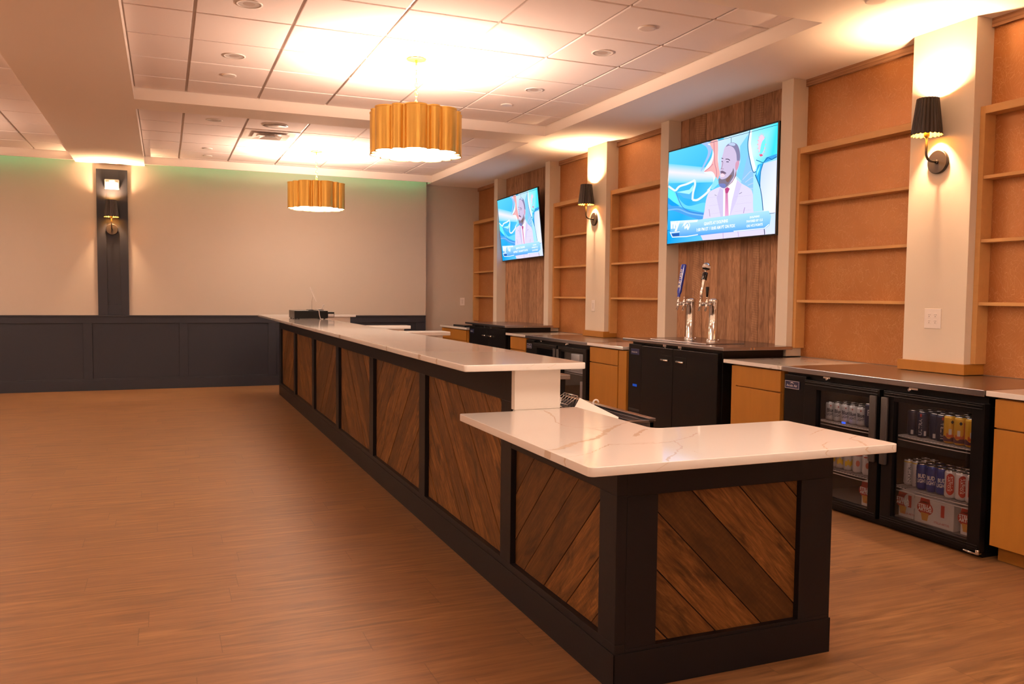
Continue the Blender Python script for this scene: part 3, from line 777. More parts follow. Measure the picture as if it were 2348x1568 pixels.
# ------------------------------------------------------------------ outlets
def plate(x, y, z, w_, h_, face, name, label, cat, kind):
    t = thing(name, label, cat, (x, y, z)); d = .006
    def B(nm, a0, a1, z0, z1, p0, p1, m, bev=.001):
        if face == 'x': return bx(nm, (x-p1, x-p0, y+a0, y+a1, z+z0, z+z1), m, t, bev)
        return bx(nm, (x+a0, x+a1, y-p1, y-p0, z+z0, z+z1), m, t, bev)
    B('cover_plate', -w_/2, w_/2, -h_/2, h_/2, 0, d, M['plastic'], .002)
    if kind == 'quad':
        for a in (-.023, .023):
            for zz in (-.02, .02):
                mb = MB()
                cx = [(y+a+.014*math.cos(g), z+zz+.0155*math.sin(g)) for g in [k*PI/8 for k in range(16)]]
                o = B('socket', a-.0135, a+.0135, zz-.015, zz+.015, d, d+.002, M['plastic'], .003)
                s = MB()
                for aa, za, ww, hh in ((-.0055, .004, .0018, .0075), (.0055, .004, .0018, .006), (0, -.007, .0045, .0045)):
                    s.box(x-d-.0026, x-d-.0019, y+a+aa-ww/2, y+a+aa+ww/2, z+zz+za-hh/2, z+zz+za+hh/2)
                s.build('slots', M['slot'], o)
    else:
        B('rocker', -.017, .017, -.034, .034, d, d+.002, M['card'], .001)
plate(XP, 3.955, 1.24, .125, .128, 'x', 'outlet', 'white four-socket outlet plate on the nearest pale pillar', 'outlet', 'quad')
plate(XP, 8.598, 1.25, .078, .130, 'x', 'wall_switch', 'white wall switch on the pillar between the two screens', 'switch', 'one')
plate(4.455, YW2, 1.25, .078, .125, 'y', 'wall_switch', 'white wall switch on the far wall beside the last shelves', 'switch', 'one')

# ------------------------------------------------------------------ wall shelf units
def shelf_unit(y0, y1, zb, lb):
    x0, x1 = 4.635, XG-.007; t = thing('shelf_unit', lb, 'shelves', ((x0+x1)/2, (y0+y1)/2, zb), 0, 'open shelf units of the back bar')
    for a, b in ((y0+.001, y0+.036), (y1-.036, y1-.001)): bx('side_panel', (x0, x1, a, b, zb, 2.545), M['shelfwood'], t)
    bx('top_board', (x0, x1, y0+.036, y1-.036, 2.497, 2.545), M['shelfwood'], t)
    for z in (2.123, 1.735, 1.349): bx('shelf', (x0+.004, x1, y0+.037, y1-.037, z-.021, z), M['shelfwood'], t)
shelf_unit(2.572, 3.718, .964, 'open wood shelf unit at the right edge of the photo')
shelf_unit(4.185, 5.33, .965, 'open wood shelf unit right of the larger screen')
shelf_unit(7.233, 8.338, .945, 'open wood shelf unit left of the larger screen')
shelf_unit(8.80, 9.84, .945, 'open wood shelf unit right of the smaller screen')
shelf_unit(11.81, 12.868, .94, 'open wood shelf unit at the far corner left of the smaller screen')

# ------------------------------------------------------------------ back bar run
XK = 3.94
def cabinet(y0, y1, lb, dy0=None, dy1=None, strip=None):
    t = thing('base_cabinet', lb, 'cabinet', (4.3, (y0+y1)/2, 0), 0, 'maple base cabinets')
    xf = XK+.036
    bx('carcass', (xf, 4.72, y0, y1, .085, .855), M['maple'], t)
    bx('toe_kick', (xf+.05, 4.70, y0+.002, y1-.002, 0, .085), M['liner'] if 0 else M['maple'], t)
    a, b = (dy0 or y0+.003), (dy1 or y1-.003)
    bx('drawer', (xf-.02, xf-.001, a, b, .706, .852), M['maple'], t)
    bx('door', (xf-.02, xf-.001, a, b, .088, .698), M['maple'], t)
    if strip: bx('filler_strip', (xf-.014, xf-.001, strip[0], strip[1], .088, .852), M['maple'], t)
    return t
def top(y0, y1, lb):
    tag(MB().box(XK, XG-.007, y0, y1, .864, .892).build('worktop', M['quartz'], None, .003), lb, 'worktop')
cabinet(1.60, 3.02, 'maple base cabinet with drawer at the right edge of the photo', 2.40)
top(1.60, 3.060, 'white quartz back bar worktop at the right edge')
cabinet(4.645, 5.205, 'maple base cabinet between black keg cooler and can fridge', 4.650, 5.145, (5.150, 5.203))
top(4.632, 5.281, 'white quartz worktop between keg cooler and can fridge')
cabinet(6.765, 7.49, 'narrow maple base cabinet left of the nearer keg cooler', 6.925, 7.487, (6.770, 6.915))
top(6.805, 7.525, 'white quartz worktop left of the nearer keg cooler')
cabinet(9.115, 9.600, 'maple base cabinet right of the farther keg cooler')
top(9.105, 9.717, 'white quartz worktop right of the farther keg cooler')
cabinet(11.21, 12.40, 'maple base cabinet in the far corner of the back bar', 11.25, 12.38)
top(11.20, 12.44, 'white quartz worktop in the far corner of the back bar')
o = thing('tablet', 'flat black tablet lying on the far corner worktop', 'tablet', (4.1, 11.75, .893))
bx('body', (4.02, 4.26, 11.50, 12.02, .8925, .915), M['black'], o, .004); bx('screen', (4.03, 4.25, 11.51, 12.01, .9152, .916), M['blackg'], o, 0)

def wrap(root_r, h0, h1, a0, a1):                                   # map (u,v) to can surface round local -Y
    return lambda u, v: (root_r*math.cos(-PI/2+a0+(a1-a0)*u), root_r*math.sin(-PI/2+a0+(a1-a0)*u), h0+(h1-h0)*v)
def wrapv(root_r, h0, h1, a0, a1):                                  # text running upward
    return lambda u, v: (root_r*math.cos(-PI/2+a1+(a0-a1)*v), root_r*math.sin(-PI/2+a1+(a0-a1)*v), h0+(h1-h0)*u)
def patch(mb, r, a0, a1, h0, h1, m, n=8, shape=None):
    vs = []
    for k in range(n+1):
        u = k/n; a = -PI/2+a0+(a1-a0)*u
        lo, hi = (h0, h1) if not shape else shape(u, h0, h1)
        vs += [(r*math.cos(a), r*math.sin(a), lo), (r*math.cos(a), r*math.sin(a), hi)]
    mb.add(vs, [(2*k, 2*k+2, 2*k+3, 2*k+1) for k in range(n)], m)
PROTO = {}
def can(kind, x, y, z, label, group, rot=None):
    if rot is None: rot = -math.atan2(x, y)+random.uniform(-.25, .25)
    if kind in PROTO:
        return dup(PROTO[kind], (x, y, z), rot, label, group)
    spec = dict(bluelight=(.031, .122, 'c_white'), navy=(.031, .15, 'c_navy'), plain=(.031, .15, 'c_navy'), ultra=(.031, .152, 'c_navy'), yellow=(.032, .158, 'c_yel'),
                nutrl=(.0275, .156, 'c_white'), bud=(.032, .152, 'c_blue'), stella=(.032, .156, 'c_white'), lemon=(.030, .13, 'c_white'), peach=(.031, .13, 'c_white'))[kind]
    r, h, bm = spec
    t = thing('beverage_can', label, 'can', (0, 0, 0), 0, group)
    MB().lathe([(r*.74, 0), (r*.8, .003), (r*.97, .010), (r, .014), (r, h-.018), (r*.97, h-.014), (r*.86, h-.005)], (0, 0, 0), 24, cap=True).build('body', M[bm], t, local=True)
    MB().lathe([(r*.86, h-.005), (r*.88, h), (r*.82, h), (r*.80, h-.003), (.001, h-.003)], (0, 0, 0), 24, cap=False).build('lid', M['rim'], t, local=True)
    L = MB(); R = r+.0004; mats = [M['ink'], M['white'], M['red'], M['gold2'], M['c_ora'], M['c_purp'], M['silver'], M['lemon'], M['peach']]
    if kind == 'bluelight':
        put_text(L, 'Blue', wrap(R, h*.44, h*.66, -.95, .55), 0, .03); put_text(L, 'LIGHT', wrap(R, h*.26, h*.40, -.95, .55), 0, .02)
        patch(L, R, -.35, .0, h*.74, h*.84, 2, 6, lambda u, a, b: (a+(b-a)*abs(u-.5), b-(b-a)*abs(u-.5)))
    elif kind == 'navy':
        put_text(L, 'B', wrap(R, h*.5, h*.75, -.3, .3), 6, .02); patch(L, R, .02, .12, h*.1, h*.36, 6)
    elif kind == 'plain':
        patch(L, R, -.2, .25, h*.05, h*.22, 6)
    elif kind == 'ultra':
        put_text(L, 'ULTRA', wrapv(R, h*.10, h*.72, -.45, .15), 6, .01); patch(L, R, -.25, .05, h*.80, h*.92, 2)
        patch(L, R, .5, .9, h*.08, h*.26, 6)
    elif kind == 'yellow':
        patch(L, R, -PI, PI, .012, h*.22, 5, 32, lambda u, a, b: (a, b+.008*math.sin(u*25)))
        patch(L, R, -.8, .9, h*.22, h*.34, 4, 20, lambda u, a, b: (a, b+.006*math.sin(u*17)))
        patch(L, R+.0002, -.42, .05, h*.32, h*.52, 6); patch(L, R+.0002, -.12, .35, h*.70, h*.84, 0, 10, lambda u, a, b: (a+(b-a)*abs(u-.5)*.8, b-(b-a)*abs(u-.5)*.8))
        patch(L, R, .6, 1.0, h*.22, h*.8, 4)
    elif kind == 'nutrl':
        put_text(L, 'NÜTRL', wrapv(R, h*.12, h*.82, -.2, .55), 0, .0); patch(L, R, -PI, PI, h-.0195, h-.014, 7, 24)
    elif kind == 'bud':
        put_text(L, 'BUD', wrap(R, h*.46, h*.62, -.75, .6), 1, .03); put_text(L, 'LIGHT', wrap(R, h*.28, h*.43, -.95, .8), 1, .03)
        patch(L, R, 1.1, 1.5, h*.05, h*.22, 6)
    elif kind == 'stella':
        patch(L, R, -.65, .65, h*.12, h*.90, 2, 16, lambda u, a, b: (a+(b-a)*.16*abs(2*u-1)**2, b-(b-a)*.14*abs(2*u-1)**2))
        put_text(L, 'STELLA', lambda u, v: wrapv(R+.0003, h*.80, h*.26, .05, .42)(u, 1-v), 1, .02); put_text(L, 'ARTOIS', lambda u, v: wrapv(R+.0003, h*.80, h*.26, -.40, -.02)(u, 1-v), 1, .02)
    elif kind == 'lemon':
        for q in range(4): patch(L, R, -.9+.45*q, -.35+.45*q, h*(.2+.06*(q % 2)), h*(.48+.08*(q % 2)), 7, 8, lambda u, a, b: ((a+b)/2-(b-a)/2*math.sqrt(max(0, 1-(2*u-1)**2)), (a+b)/2+(b-a)/2*math.sqrt(max(0, 1-(2*u-1)**2))))
    elif kind == 'peach':
        patch(L, R, -.5, .3, h*.32, h*.62, 8, 10, lambda u, a, b: ((a+b)/2-(b-a)/2*math.sqrt(max(0, 1-(2*u-1)**2)), (a+b)/2+(b-a)/2*math.sqrt(max(0, 1-(2*u-1)**2))))
        patch(L, R, -.9, .9, h*.84, h*.90, 2, 12)
    L.build('printed_label', mats, t, local=True)
    t.location = (x, y, z); t.rotation_euler = (0, 0, rot); PROTO[kind] = t
    return t

def cooler_glass(y0, y1, lb):
    """two-door glass back bar fridge; y0 near end"""
    t = thing('bottle_cooler', lb, 'fridge', (4.3, (y0+y1)/2, 0), 0, 'glass door fridges of the back bar')
    o = y0-3.07
    xb0, xb1 = XK+.038, 4.66
    b = MB()
    b.box(xb0, xb1, y0+.0, y1-.02, .0, .06).box(xb0, xb1, y0, y1-.02, .80, .855)
    b.box(xb1-.03, xb1, y0, y1-.02, .06, .80).box(xb0, xb1, y0, y0+.04, .06, .80).box(xb0, xb1, 3.715+o, 3.755+o, .06, .80)
    b.box(xb0, xb1, 4.375+o, y1-.02, .06, .80)
    b.build('body', M['black'], t, .003)
    l_ = MB()
    for a, c in ((y0+.041, 3.714+o), (3.756+o, 4.374+o)):
        l_.box(xb0+.02, xb1-.031, a, c, .0605, .066).box(xb1-.036, xb1-.0305, a, c, .066, .799)
    l_.build('liner', M['liner'], t)
    MB().box(XK, XG-.007, y0, y1, .858, .893).build('top', M['steel'], t, .003)
    MB().box(XK+.006, xb0-.001, 4.388+o, y1-.025, .045, .84).build('vent_section', M['black'], t, .003)
    v = MB()
    for k in range(9): v.box(XK+.003, XK+.006, 4.42+o, y1-.06, .10+.03*k, .114+.03*k)
    v.build('louvres', M['grey'], t)
    bg = MB().box(XK+.001, XK+.006, 4.445+o, 4.590+o, .745, .800)
    q = bg.build('badge', M['badge'], t, .001)
    tx = MB(); s = 4.590+o
    put_text(tx, 'Arctic Air', lambda u, vv: (XK+.0006, s-.02-.105*u, .760+.016*vv), 0, .01)
    for g0, g1, h0, h1 in ((.004, .141, .747, .749), (.004, .141, .796, .798), (.004, .006, .747, .798), (.139, .141, .747, .798)): tx.box(XK+.0004, XK+.001, s-g1, s-g0, h0, h1)
    tx.add([(XK+.0006, s-.05, .782), (XK+.0006, s-.0725, .792), (XK+.0006, s-.095, .782), (XK+.0006, s-.0725, .785)], [(0, 1, 2, 3)])
    tx.build('badge_lettering', M['silver'], q)
    for (a, c, g0, g1, hx) in ((3.748+o, 4.383+o, 3.815+o, 4.270+o, 3.782+o), (y0-.016+.0, 3.718+o, 3.128+o, 3.640+o, 3.695+o)):
        a = max(a, y0-.016)
        fr_ = MB(); f0, f1 = XK-.012, XK+.032
        fr_.box(f0, f1, a, g0, .040, .822).box(f0, f1, g1, c, .040, .822).box(f0, f1, g0, g1, .040, .088).box(f0, f1, g0, g1, .766, .822)
        for z in (.790, .806, .055, .068): fr_.box(f0-.004, f0, a+.01, c-.01, z, z+.006)
        d = fr_.build('door', M['black'], t, .002)
        MB().box(XK+.008, XK+.013, g0-.005, g1+.005, .083, .771).build('glass_pane', M['glass'], d)
        MB().prism(rounded([(XK-.034, hx-.024), (XK-.012, hx-.024), (XK-.012, hx+.024), (XK-.034, hx+.024)], .008, 3), .385, .785, 0, True).build('handle', M['grey'], d, .004)
        lk = (a+c)/2
        MB().cyl((XK-.002, lk-.18*0+(.13 if a > 3.7+o else .16), .843), (XK+.03, lk+(.13 if a > 3.7+o else .16), .843), .008, n=12).box(XK+.0, XK+.03, lk+.10, lk+.16, .846, .857).build('lock', M['chrome'], d)
    for (a, c) in ((y0+.045, 3.71+o), (3.76+o, 4.37+o)):
        for z in (.556, .252):
            s_ = MB(); n = 26
            for k in range(n+1):
                yy = a+(c-a)*k/n; s_.tube([(4.02+.010*math.cos(PI*(k/n-.5))*-1+.01, yy, z-.004), (4.60, yy, z-.004)], .0018, 4)
            for xx, zz in ((4.012, -.003), (4.016, -.022), (4.2, -.008), (4.42, -.008)):
                s_.tube([(xx-(.014*math.sin(PI*k/8) if xx < 4.1 else 0), a+(c-a)*k/8, z+zz) for k in range(9)], .0032, 6)
            s_.build('wire_shelf', M['wire'], t)
    for (a, c) in ((y0+.05, 3.70+o), (3.77+o, 4.36+o)):  # unseen fill lights added in each compartment to brighten the contents
        L_ = area('added_interior_fill', (XK+.06-4.3, (a+c)/2-(y0+y1)/2, .785), (0, math.radians(-38), 0), .02, .20, (1, .80, .66), t, 'RECTANGLE', c-a-.1)
    hg = MB().box(XK-.02, XK+.01, y0-.015, y0+.05, .026, .034).cyl((XK-.012, y0-.008, .026), (XK-.012, y0-.008, .052), .010, n=12).cyl((XK-.018, y0+.02, .03), (XK-.010, y0+.075, .03), .006, n=10)
    hg.build('hinge', M['chrome'], t, .001)
    return t
cA = cooler_glass(3.07, 4.622, 'glass door fridge full of drink cans at the right of the back bar')
bx('indicator_light', (4.008, 4.014, 4.095, 4.125, .562, .574), M['led'], cA)
cB = cooler_glass(7.53, 9.10, 'glass door fridge farther along the back bar, nearly empty')

# drinks in the near fridge
ORD = ['first', 'second', 'third', 'fourth', 'fifth', 'sixth', 'seventh', 'eighth']
def row(kind, ys, x, z, desc, place, r):
    for i, y in enumerate(ys):
        lb = f'{desc}, {ORD[i]} from left in the {r} row, {place}'
        can(kind, x+random.uniform(-.0015, .0015), y, z, lb, desc+'s, '+place)
z1, z2 = .5575, .2535
for r, dx in (('front', 0), ('middle', .068), ('back', .136)):
    f = 4.085+dx
    row('bluelight', [4.305, 4.238, 4.170, 4.102, 4.034], f, z1, 'white light beer can', 'left door top shelf', r)
    row('navy', [3.966, 3.900, 3.834], f, z1, 'dark navy can', 'left door top shelf', r)
    row('lemon', [4.275, 4.205, 4.137], f, z2, 'white can with lemons', 'left door lower shelf', r)
    row('peach', [4.055, 3.975, 3.905], f, z2, 'white can with a peach', 'left door lower shelf', r)
    row('plain', [3.680, 3.640] if 0 else [3.660, 3.505], f+.022, z1, 'plain dark blue can', 'right door top shelf', r)
    row('ultra', [3.575, 3.442], f+.004, z1, 'dark blue light beer can', 'right door top shelf', r)
    row('yellow', [3.378, 3.310, 3.242, 3.174], f-.01, z1, 'yellow and orange can', 'right door top shelf', r)
    row('nutrl', [3.684, 3.626], f+.03, z2, 'slim white can', 'right door lower shelf', r)
    row('bud', [3.560, 3.492, 3.424], f, z2, 'blue beer can', 'right door lower shelf', r)
    row('stella', [3.350, 3.283, 3.216, 3.15], f-.02, z2, 'white can with red label', 'right door lower shelf', r)
def carton(x0, x1, y0, y1, z, h, lb, rot=0.0):
    cx, cy = (x0+x1)/2, (y0+y1)/2; a, b = (x1-x0)/2, (y1-y0)/2
    t = thing('beer_carton', lb, 'carton', (cx, cy, z), rot, 'white and red beer cartons')
    MB().box(-a, a, -b, b, 0, h).build('box', M['card'], t, .003, local=True)
    L = MB(); fx = -a-.0006
    # left half of the front (-x side, +y is left in view): red seal over a gold glass, right half: cut-out with cans
    yl = b*.45
    seal = [(fx, yl+.055*math.cos(g), h*.60+.040*math.sin(g)) for g in [k*PI/10 for k in range(20)]]
    L.add(seal, [tuple(range(20))], 0)
    L.add([(fx, yl+.030, h*.98), (fx, yl-.030, h*.98), (fx, yl-.036, h*.80), (fx, yl+.036, h*.80)], [(0, 1, 2, 3)], 0)
    L.add([(fx-.0001, yl+.028, h*.42), (fx-.0001, yl-.028, h*.42), (fx-.0001, yl-.018, h*.12), (fx-.0001, yl+.018, h*.12)], [(0, 1, 2, 3)], 1)
    put_text(L, 'STELLA', lambda u, v: (fx-.0005, yl+.046-.092*u, h*.61+.020*v), 2, .03)
    put_text(L, 'ARTOIS', lambda u, v: (fx-.0005, yl+.046-.092*u, h*.47+.020*v), 2, .03)
    yr = -b*.45
    L.add([(fx-.0001, yr+.034*math.cos(g)*1.3, h*.64+.05*math.sin(g)) for g in [k*PI/10 for k in range(20)]], [tuple(range(20))], 3)
    L.add([(fx-.0003, yr+.012, h*.88), (fx-.0003, yr-.012, h*.88), (fx-.0003, yr-.012, h*.42), (fx-.0003, yr+.012, h*.42)], [(0, 1, 2, 3)], 0)
    put_text(L, 'STELLA ARTOIS', lambda u, v: (fx-.0005, yr+.055-.10*u, h*.13+.012*v), 0, .01)
    L.build('printed_label', [M['red'], M['gold2'], M['paper'], M['silver']], t, local=True)
carton(4.06, 4.22, 3.588, 3.698, .0665, .155, 'white and red beer carton at bottom left behind the right fridge door')
carton(4.05, 4.24, 3.31, 3.575, .0665, .150, 'white and red beer carton at bottom middle behind the right fridge door', .0)
carton(4.06, 4.22, 3.145, 3.275, .0665, .15, 'white and red beer carton at bottom right corner of the right fridge door')
carton(4.04, 4.20, 3.85, 3.97, .0665, .155, 'white and red beer carton alone at the bottom behind the left fridge door')
# pale boxes added behind the far fridge's glass, where white reflections show
for i, (y, z, h, lb) in enumerate(((7.75, z1, .2, 'upper shelf, nearest'), (8.02, z1, .18, 'upper shelf, middle'), (8.45, z1, .2, 'upper shelf, farthest'), (7.8, z2, .2, 'lower shelf'))):
    tag(MB().box(4.06, 4.22, y-.1, y+.1, z, z+h).build('carton', M['card'], None, .004), 'added plain pale carton in the far glass door fridge, '+lb, 'carton', 'added pale cartons in the far fridge')

# keg coolers
def keg(y0, y1, b0, b1, w0, lb):
    t = thing('keg_cooler', lb, 'keg cooler', (4.3, (y0+y1)/2, 0), 0, 'black keg coolers of the back bar')
    MB().prism([(3.91, y0), (4.576, y0), (4.576, b0+.13), (4.70, b0+.13), (4.70, b1+.36), (4.576, b1+.36), (4.576, y1), (3.91, y1)] if 0 else [(3.91, y0), (4.574, y0), (4.574, w0), (4.71, w0), (4.71, y1), (3.91, y1)], .955, .981).build('top', M['steel'], t, .003)
    bx('body', (3.985, 4.57, b0, b1, 0.02, .954), M['black'], t, .004)
    vs = b1-.235
    bx('vent_section', (3.945, 3.984, vs+.006, b1, .05, .93), M['black'], t, .003)
    m_ = (b0+vs)/2+.06
    for a, c, hy in ((b0+.004, m_-.002, m_-.115), (m_+.002, vs, m_+.115)):
        fr_ = MB().box(3.940, 3.984, a, c, .045, .925)
        d = fr_.build('door', M['black'], t, .004)
        MB().box(3.9385, 3.940, hy-.085, hy+.085, .775, .862).build('handle_recess', M['black'], d, .0005)
        MB().tube([(3.928, hy-.06, .822), (3.924, hy-.02, .821), (3.924, hy+.045, .823)], .0085, 10).build('handle', M['chrome'], d)
        MB().box(3.945, 3.98, hy+.0, hy+.05, .934, .953).cyl((3.944, hy+.02, .925), (3.965, hy+.02, .925), .008, n=12).build('lock', M['chrome'], d)
    lv = MB()
    for k in range(8): lv.box(3.941, 3.945, vs+.03, b1-.02, .10+.032*k, .118+.032*k)
    lv.build('louvres', M['grey'], t)
    q = bx('badge', (3.9415, 3.945, vs+.05, b1-.04, .835, .888), M['badge'], t, .0005)
    tx = MB(); put_text(tx, 'Arctic Air', lambda u, v: (3.9412, b1-.055-.10*u, .852+.014*v), 0, .01); tx.build('badge_lettering', M['silver'], q)
    bx('temperature_display', (3.9425, 3.945, vs+.085, vs+.155, .545, .567), M['bluesign'], t, 0)
    ft = MB()
    for y in (b0+.05, b1-.05):
        for x in (4.02, 4.6): MB().cyl((x, y, 0), (x, y, .021), .02, n=12).build('foot', M['grey'], t)
    s = MB()
    for yy in (y0+.002,): s.lathe([(.009, 0), (.009, -.003)], (4.17, y0, .968), 16, 'y').lathe([(.009, 0), (.009, -.003)], (4.20, y0, .968), 16, 'y')
    s.build('screw', M['chrome'], t)
    return t
keg(5.247, 6.757, 5.35, 6.70, 5.475, 'black two-door keg cooler with beer taps, under the larger screen')
keg(9.66, 11.17, 9.73, 11.08, 9.99, 'black two-door keg cooler in the distance, under the smaller screen')
tag(MB().box(4.02, 4.40, 5.62, 6.46, .9812, .989).build('drip_tray', M['steel'], None, .003), 'flat metal drip tray under the two beer towers', 'drip tray')

# beer towers
def tower(y, lb):
    x = 4.268; z = .9895
    t = thing('beer_tower', lb, 'beer tower', (x, y, z), 0, 'chrome beer towers'); 
    MB().lathe([(.055, z), (.055, z+.008), (.045, z+.014), (.039, z+.018), (.039, z+.325), (.042, z+.33), (.042, z+.35), (.036, z+.358), (.002, z+.362)], (x, y, 0), 36, cap=False).build('column', M['chrome'], t)
    bl = MB()
    for k in range(6):
        a = k*PI/3; bl.lathe([(.007, z+.008), (.007, z+.018), (.004, z+.022)], (x+.049*math.cos(a), y+.049*math.sin(a), 0), 10)
    bl.build('bolt', M['chrome'], t)
    for dy in (.045, -.045):
        fz = z+.315; y_ = y+dy
        f = MB().tube([(x-.03, y+dy*.6, fz), (x-.062, y_, fz), (x-.10, y_, fz)], [.011, .011, .010], 12)
        f.lathe([(.017, -.070), (.017, -.078)], (x, y_, fz), 16, 'x').lathe([(.013, -.092), (.015, -.10), (.013, -.108)], (x, y_, fz), 16, 'x')
        f.tube([(x-.100, y_, fz+.004), (x-.104, y_, fz-.012), (x-.118, y_, fz-.058)], [.012, .011, .0085], 12)
        f.lathe([(.0135, fz+.006), (.015, fz+.014), (.013, fz+.024), (.007, fz+.030), (.006, fz+.048), (.009, fz+.052), (.009, fz+.058)], (x-.100, y_, 0), 14)
        f.build('faucet', M['chrome'], t)
    return x-.10, z+.315+.056
fx_, fz_ = tower(6.20, 'chrome beer tower with the blue tap handle, left of the pair')
tower(5.87, 'chrome beer tower with ball-topped tap handle, right of the pair')
def lean(o, ax, ang):
    if ax == 'x': o.rotation_euler = (ang, 0, 0)
    else: o.rotation_euler = (0, ang, 0)
# blue tap handle (on the far faucet of the left tower)
t = thing('tap_handle', 'blue beer tap handle with white lettering, leaning right', 'tap handle', (fx_, 6.245, fz_)); 
MB().prism([(-.006, -.013), (.006, -.013), (.006, .013), (-.006, .013)], 0, .03).build('stem', M['bluetap'], t, .002, local=True)
b = MB(); pr_ = [(.030, .012, .016), (.05, .014, .021), (.09, .014, .021), (.26, .015, .026), (.285, .015, .026), (.295, .010, .020)]
vs = []; n = 20
for z, a, c in pr_:
    for k in range(n):
        g = 2*PI*k/n; sx, sy = math.cos(g), math.sin(g)
        vs.append((a*math.copysign(abs(sx)**.6, sx), c*math.copysign(abs(sy)**.6, sy), z))
b.add(vs, [(i*n+k, i*n+(k+1) % n, (i+1)*n+(k+1) % n, (i+1)*n+k) for i in range(len(pr_)-1) for k in range(n)]+[tuple(range(n-1, -1, -1)), tuple((len(pr_)-1)*n+k for k in range(n))], 0, False)
b.build('paddle', M['bluetap'], t, local=True)
L = MB(); put_text(L, 'BUD LIGHT', lambda u, v: (-.0152-.0005, .012-.024*(1-v)*1.0, .085+.165*u) if 1 else None, 0, .03)
L.build('lettering', M['paper'], t, local=True)
t.rotation_euler = (0, math.radians(12), math.radians(14))
# ball-topped handle
t = thing('tap_handle', 'black and silver beer tap handle topped by a ball', 'tap handle', (fx_, 5.915, fz_))
MB().lathe([(.008, 0), (.013, .02), (.016, .045), (.014, .055), (.011, .09), (.017, .15), (.021, .20), (.022, .212), (.010, .215)], (0, 0, 0), 24).build('grip', M['chrome'], t, local=True)
MB().lathe([(.0225, .150), (.0235, .212), (.012, .2165)], (0, 0, 0), 24, cap=False).build('collar', M['blackg'], t, local=True)
MB().lathe([(.006, .214), (.006, .232)], (0, 0, 0), 12).lathe([(.034*math.sin(g)+.0005, .262-.034*math.cos(g)) for g in [PI*k/14 for k in range(15)]], (0, 0, 0), 28, cap=False).build('ball', M['chrome'], t, local=True)
bn = MB(); bn.lathe([(.0346*math.sin(g), .262-.0346*math.cos(g)) for g in [PI*(.40+.015*k) for k in range(12)]], (0, 0, 0), 28, cap=False).build('ball_band', M['card'], t, local=True)
MB().lathe([(.0347*math.sin(g)+.0003, .262-.0347*math.cos(g)) for g in [PI*(.24+.02*k) for k in range(8)]], (0, 0, 0), 28, cap=False).lathe([(.0347*math.sin(g)+.0003, .262-.0347*math.cos(g)) for g in [PI*(.80+.02*k) for k in range(10)]], (0, 0, 0), 28, cap=False).build('ball_cap', M['blackg'], t, local=True)
t.rotation_euler = (0, math.radians(11), 0)
t = thing('tap_handle', 'small plain black beer tap handle beside the ball-topped one', 'tap handle', (fx_, 5.825, fz_))
MB().lathe([(.007, 0), (.009, .012), (.010, .02), (.014, .085), (.012, .088)], (0, 0, 0), 18).build('grip', M['black'], t, local=True)

# ------------------------------------------------------------------ cash drawer and tablet on the bar
cdw = thing('cash_drawer', 'black cash drawer near the far end of the bar top', 'cash drawer', (1.5, 9.72, 1.0725))
bx('case', (1.325, 1.692, 9.50, 9.95, 1.079, 1.165), M['black'], cdw, .003)
bx('till', (1.693, 1.77, 9.53, 9.92, 1.092, 1.150), M['black'], cdw, .002)
bx('till_insert', (1.70, 1.764, 9.528, 9.530, 1.098, 1.13), M['silver'], cdw, 0)
for x in (1.345, 1.375, 1.66):
    for y in (9.53, 9.92): MB().cyl((x, y, 1.0725), (x, y, 1.080), .010, n=12).build('foot', M['grey'], cdw)
ts = thing('tablet_stand', 'white tablet on a bent stand on top of the cash drawer', 'tablet stand', (1.56, 9.7, 1.1655))
bx('base_plate', (1.50, 1.668, 9.62, 9.80, 1.166, 1.174), M['black'], ts, .002)
MB().tube([(1.66, 9.7, 1.175), (1.668, 9.7, 1.20), (1.67, 9.7, 1.222), (1.688, 9.7, 1.228)], .006, 10).tube([(1.60, 9.7, 1.178), (1.664, 9.7, 1.184)], .005, 8).build('bracket', M['plastic'], ts)
MB().tube([(1.55, 9.71, 1.172), (1.545, 9.71, 1.26), (1.562, 9.71, 1.33)], .004, 8).build('arm', M['plastic'], ts)
q = slab((1.570, 9.58, 1.262), (.0405, .2465, 0), (-.070, 0, .166), .010).build('screen', M['plastic'], ts, .002)
tag(MB().tube([(1.55, 9.60, 1.172), (1.585, 9.52, 1.172), (1.592, 9.493, 1.166), (1.596, 9.488, 1.12), (1.606, 9.485, 1.078), (1.63, 9.46, 1.0755)], .0035, 8).build('cable', M['plastic']), 'thin white cable hanging over the front of the cash drawer', 'cable')

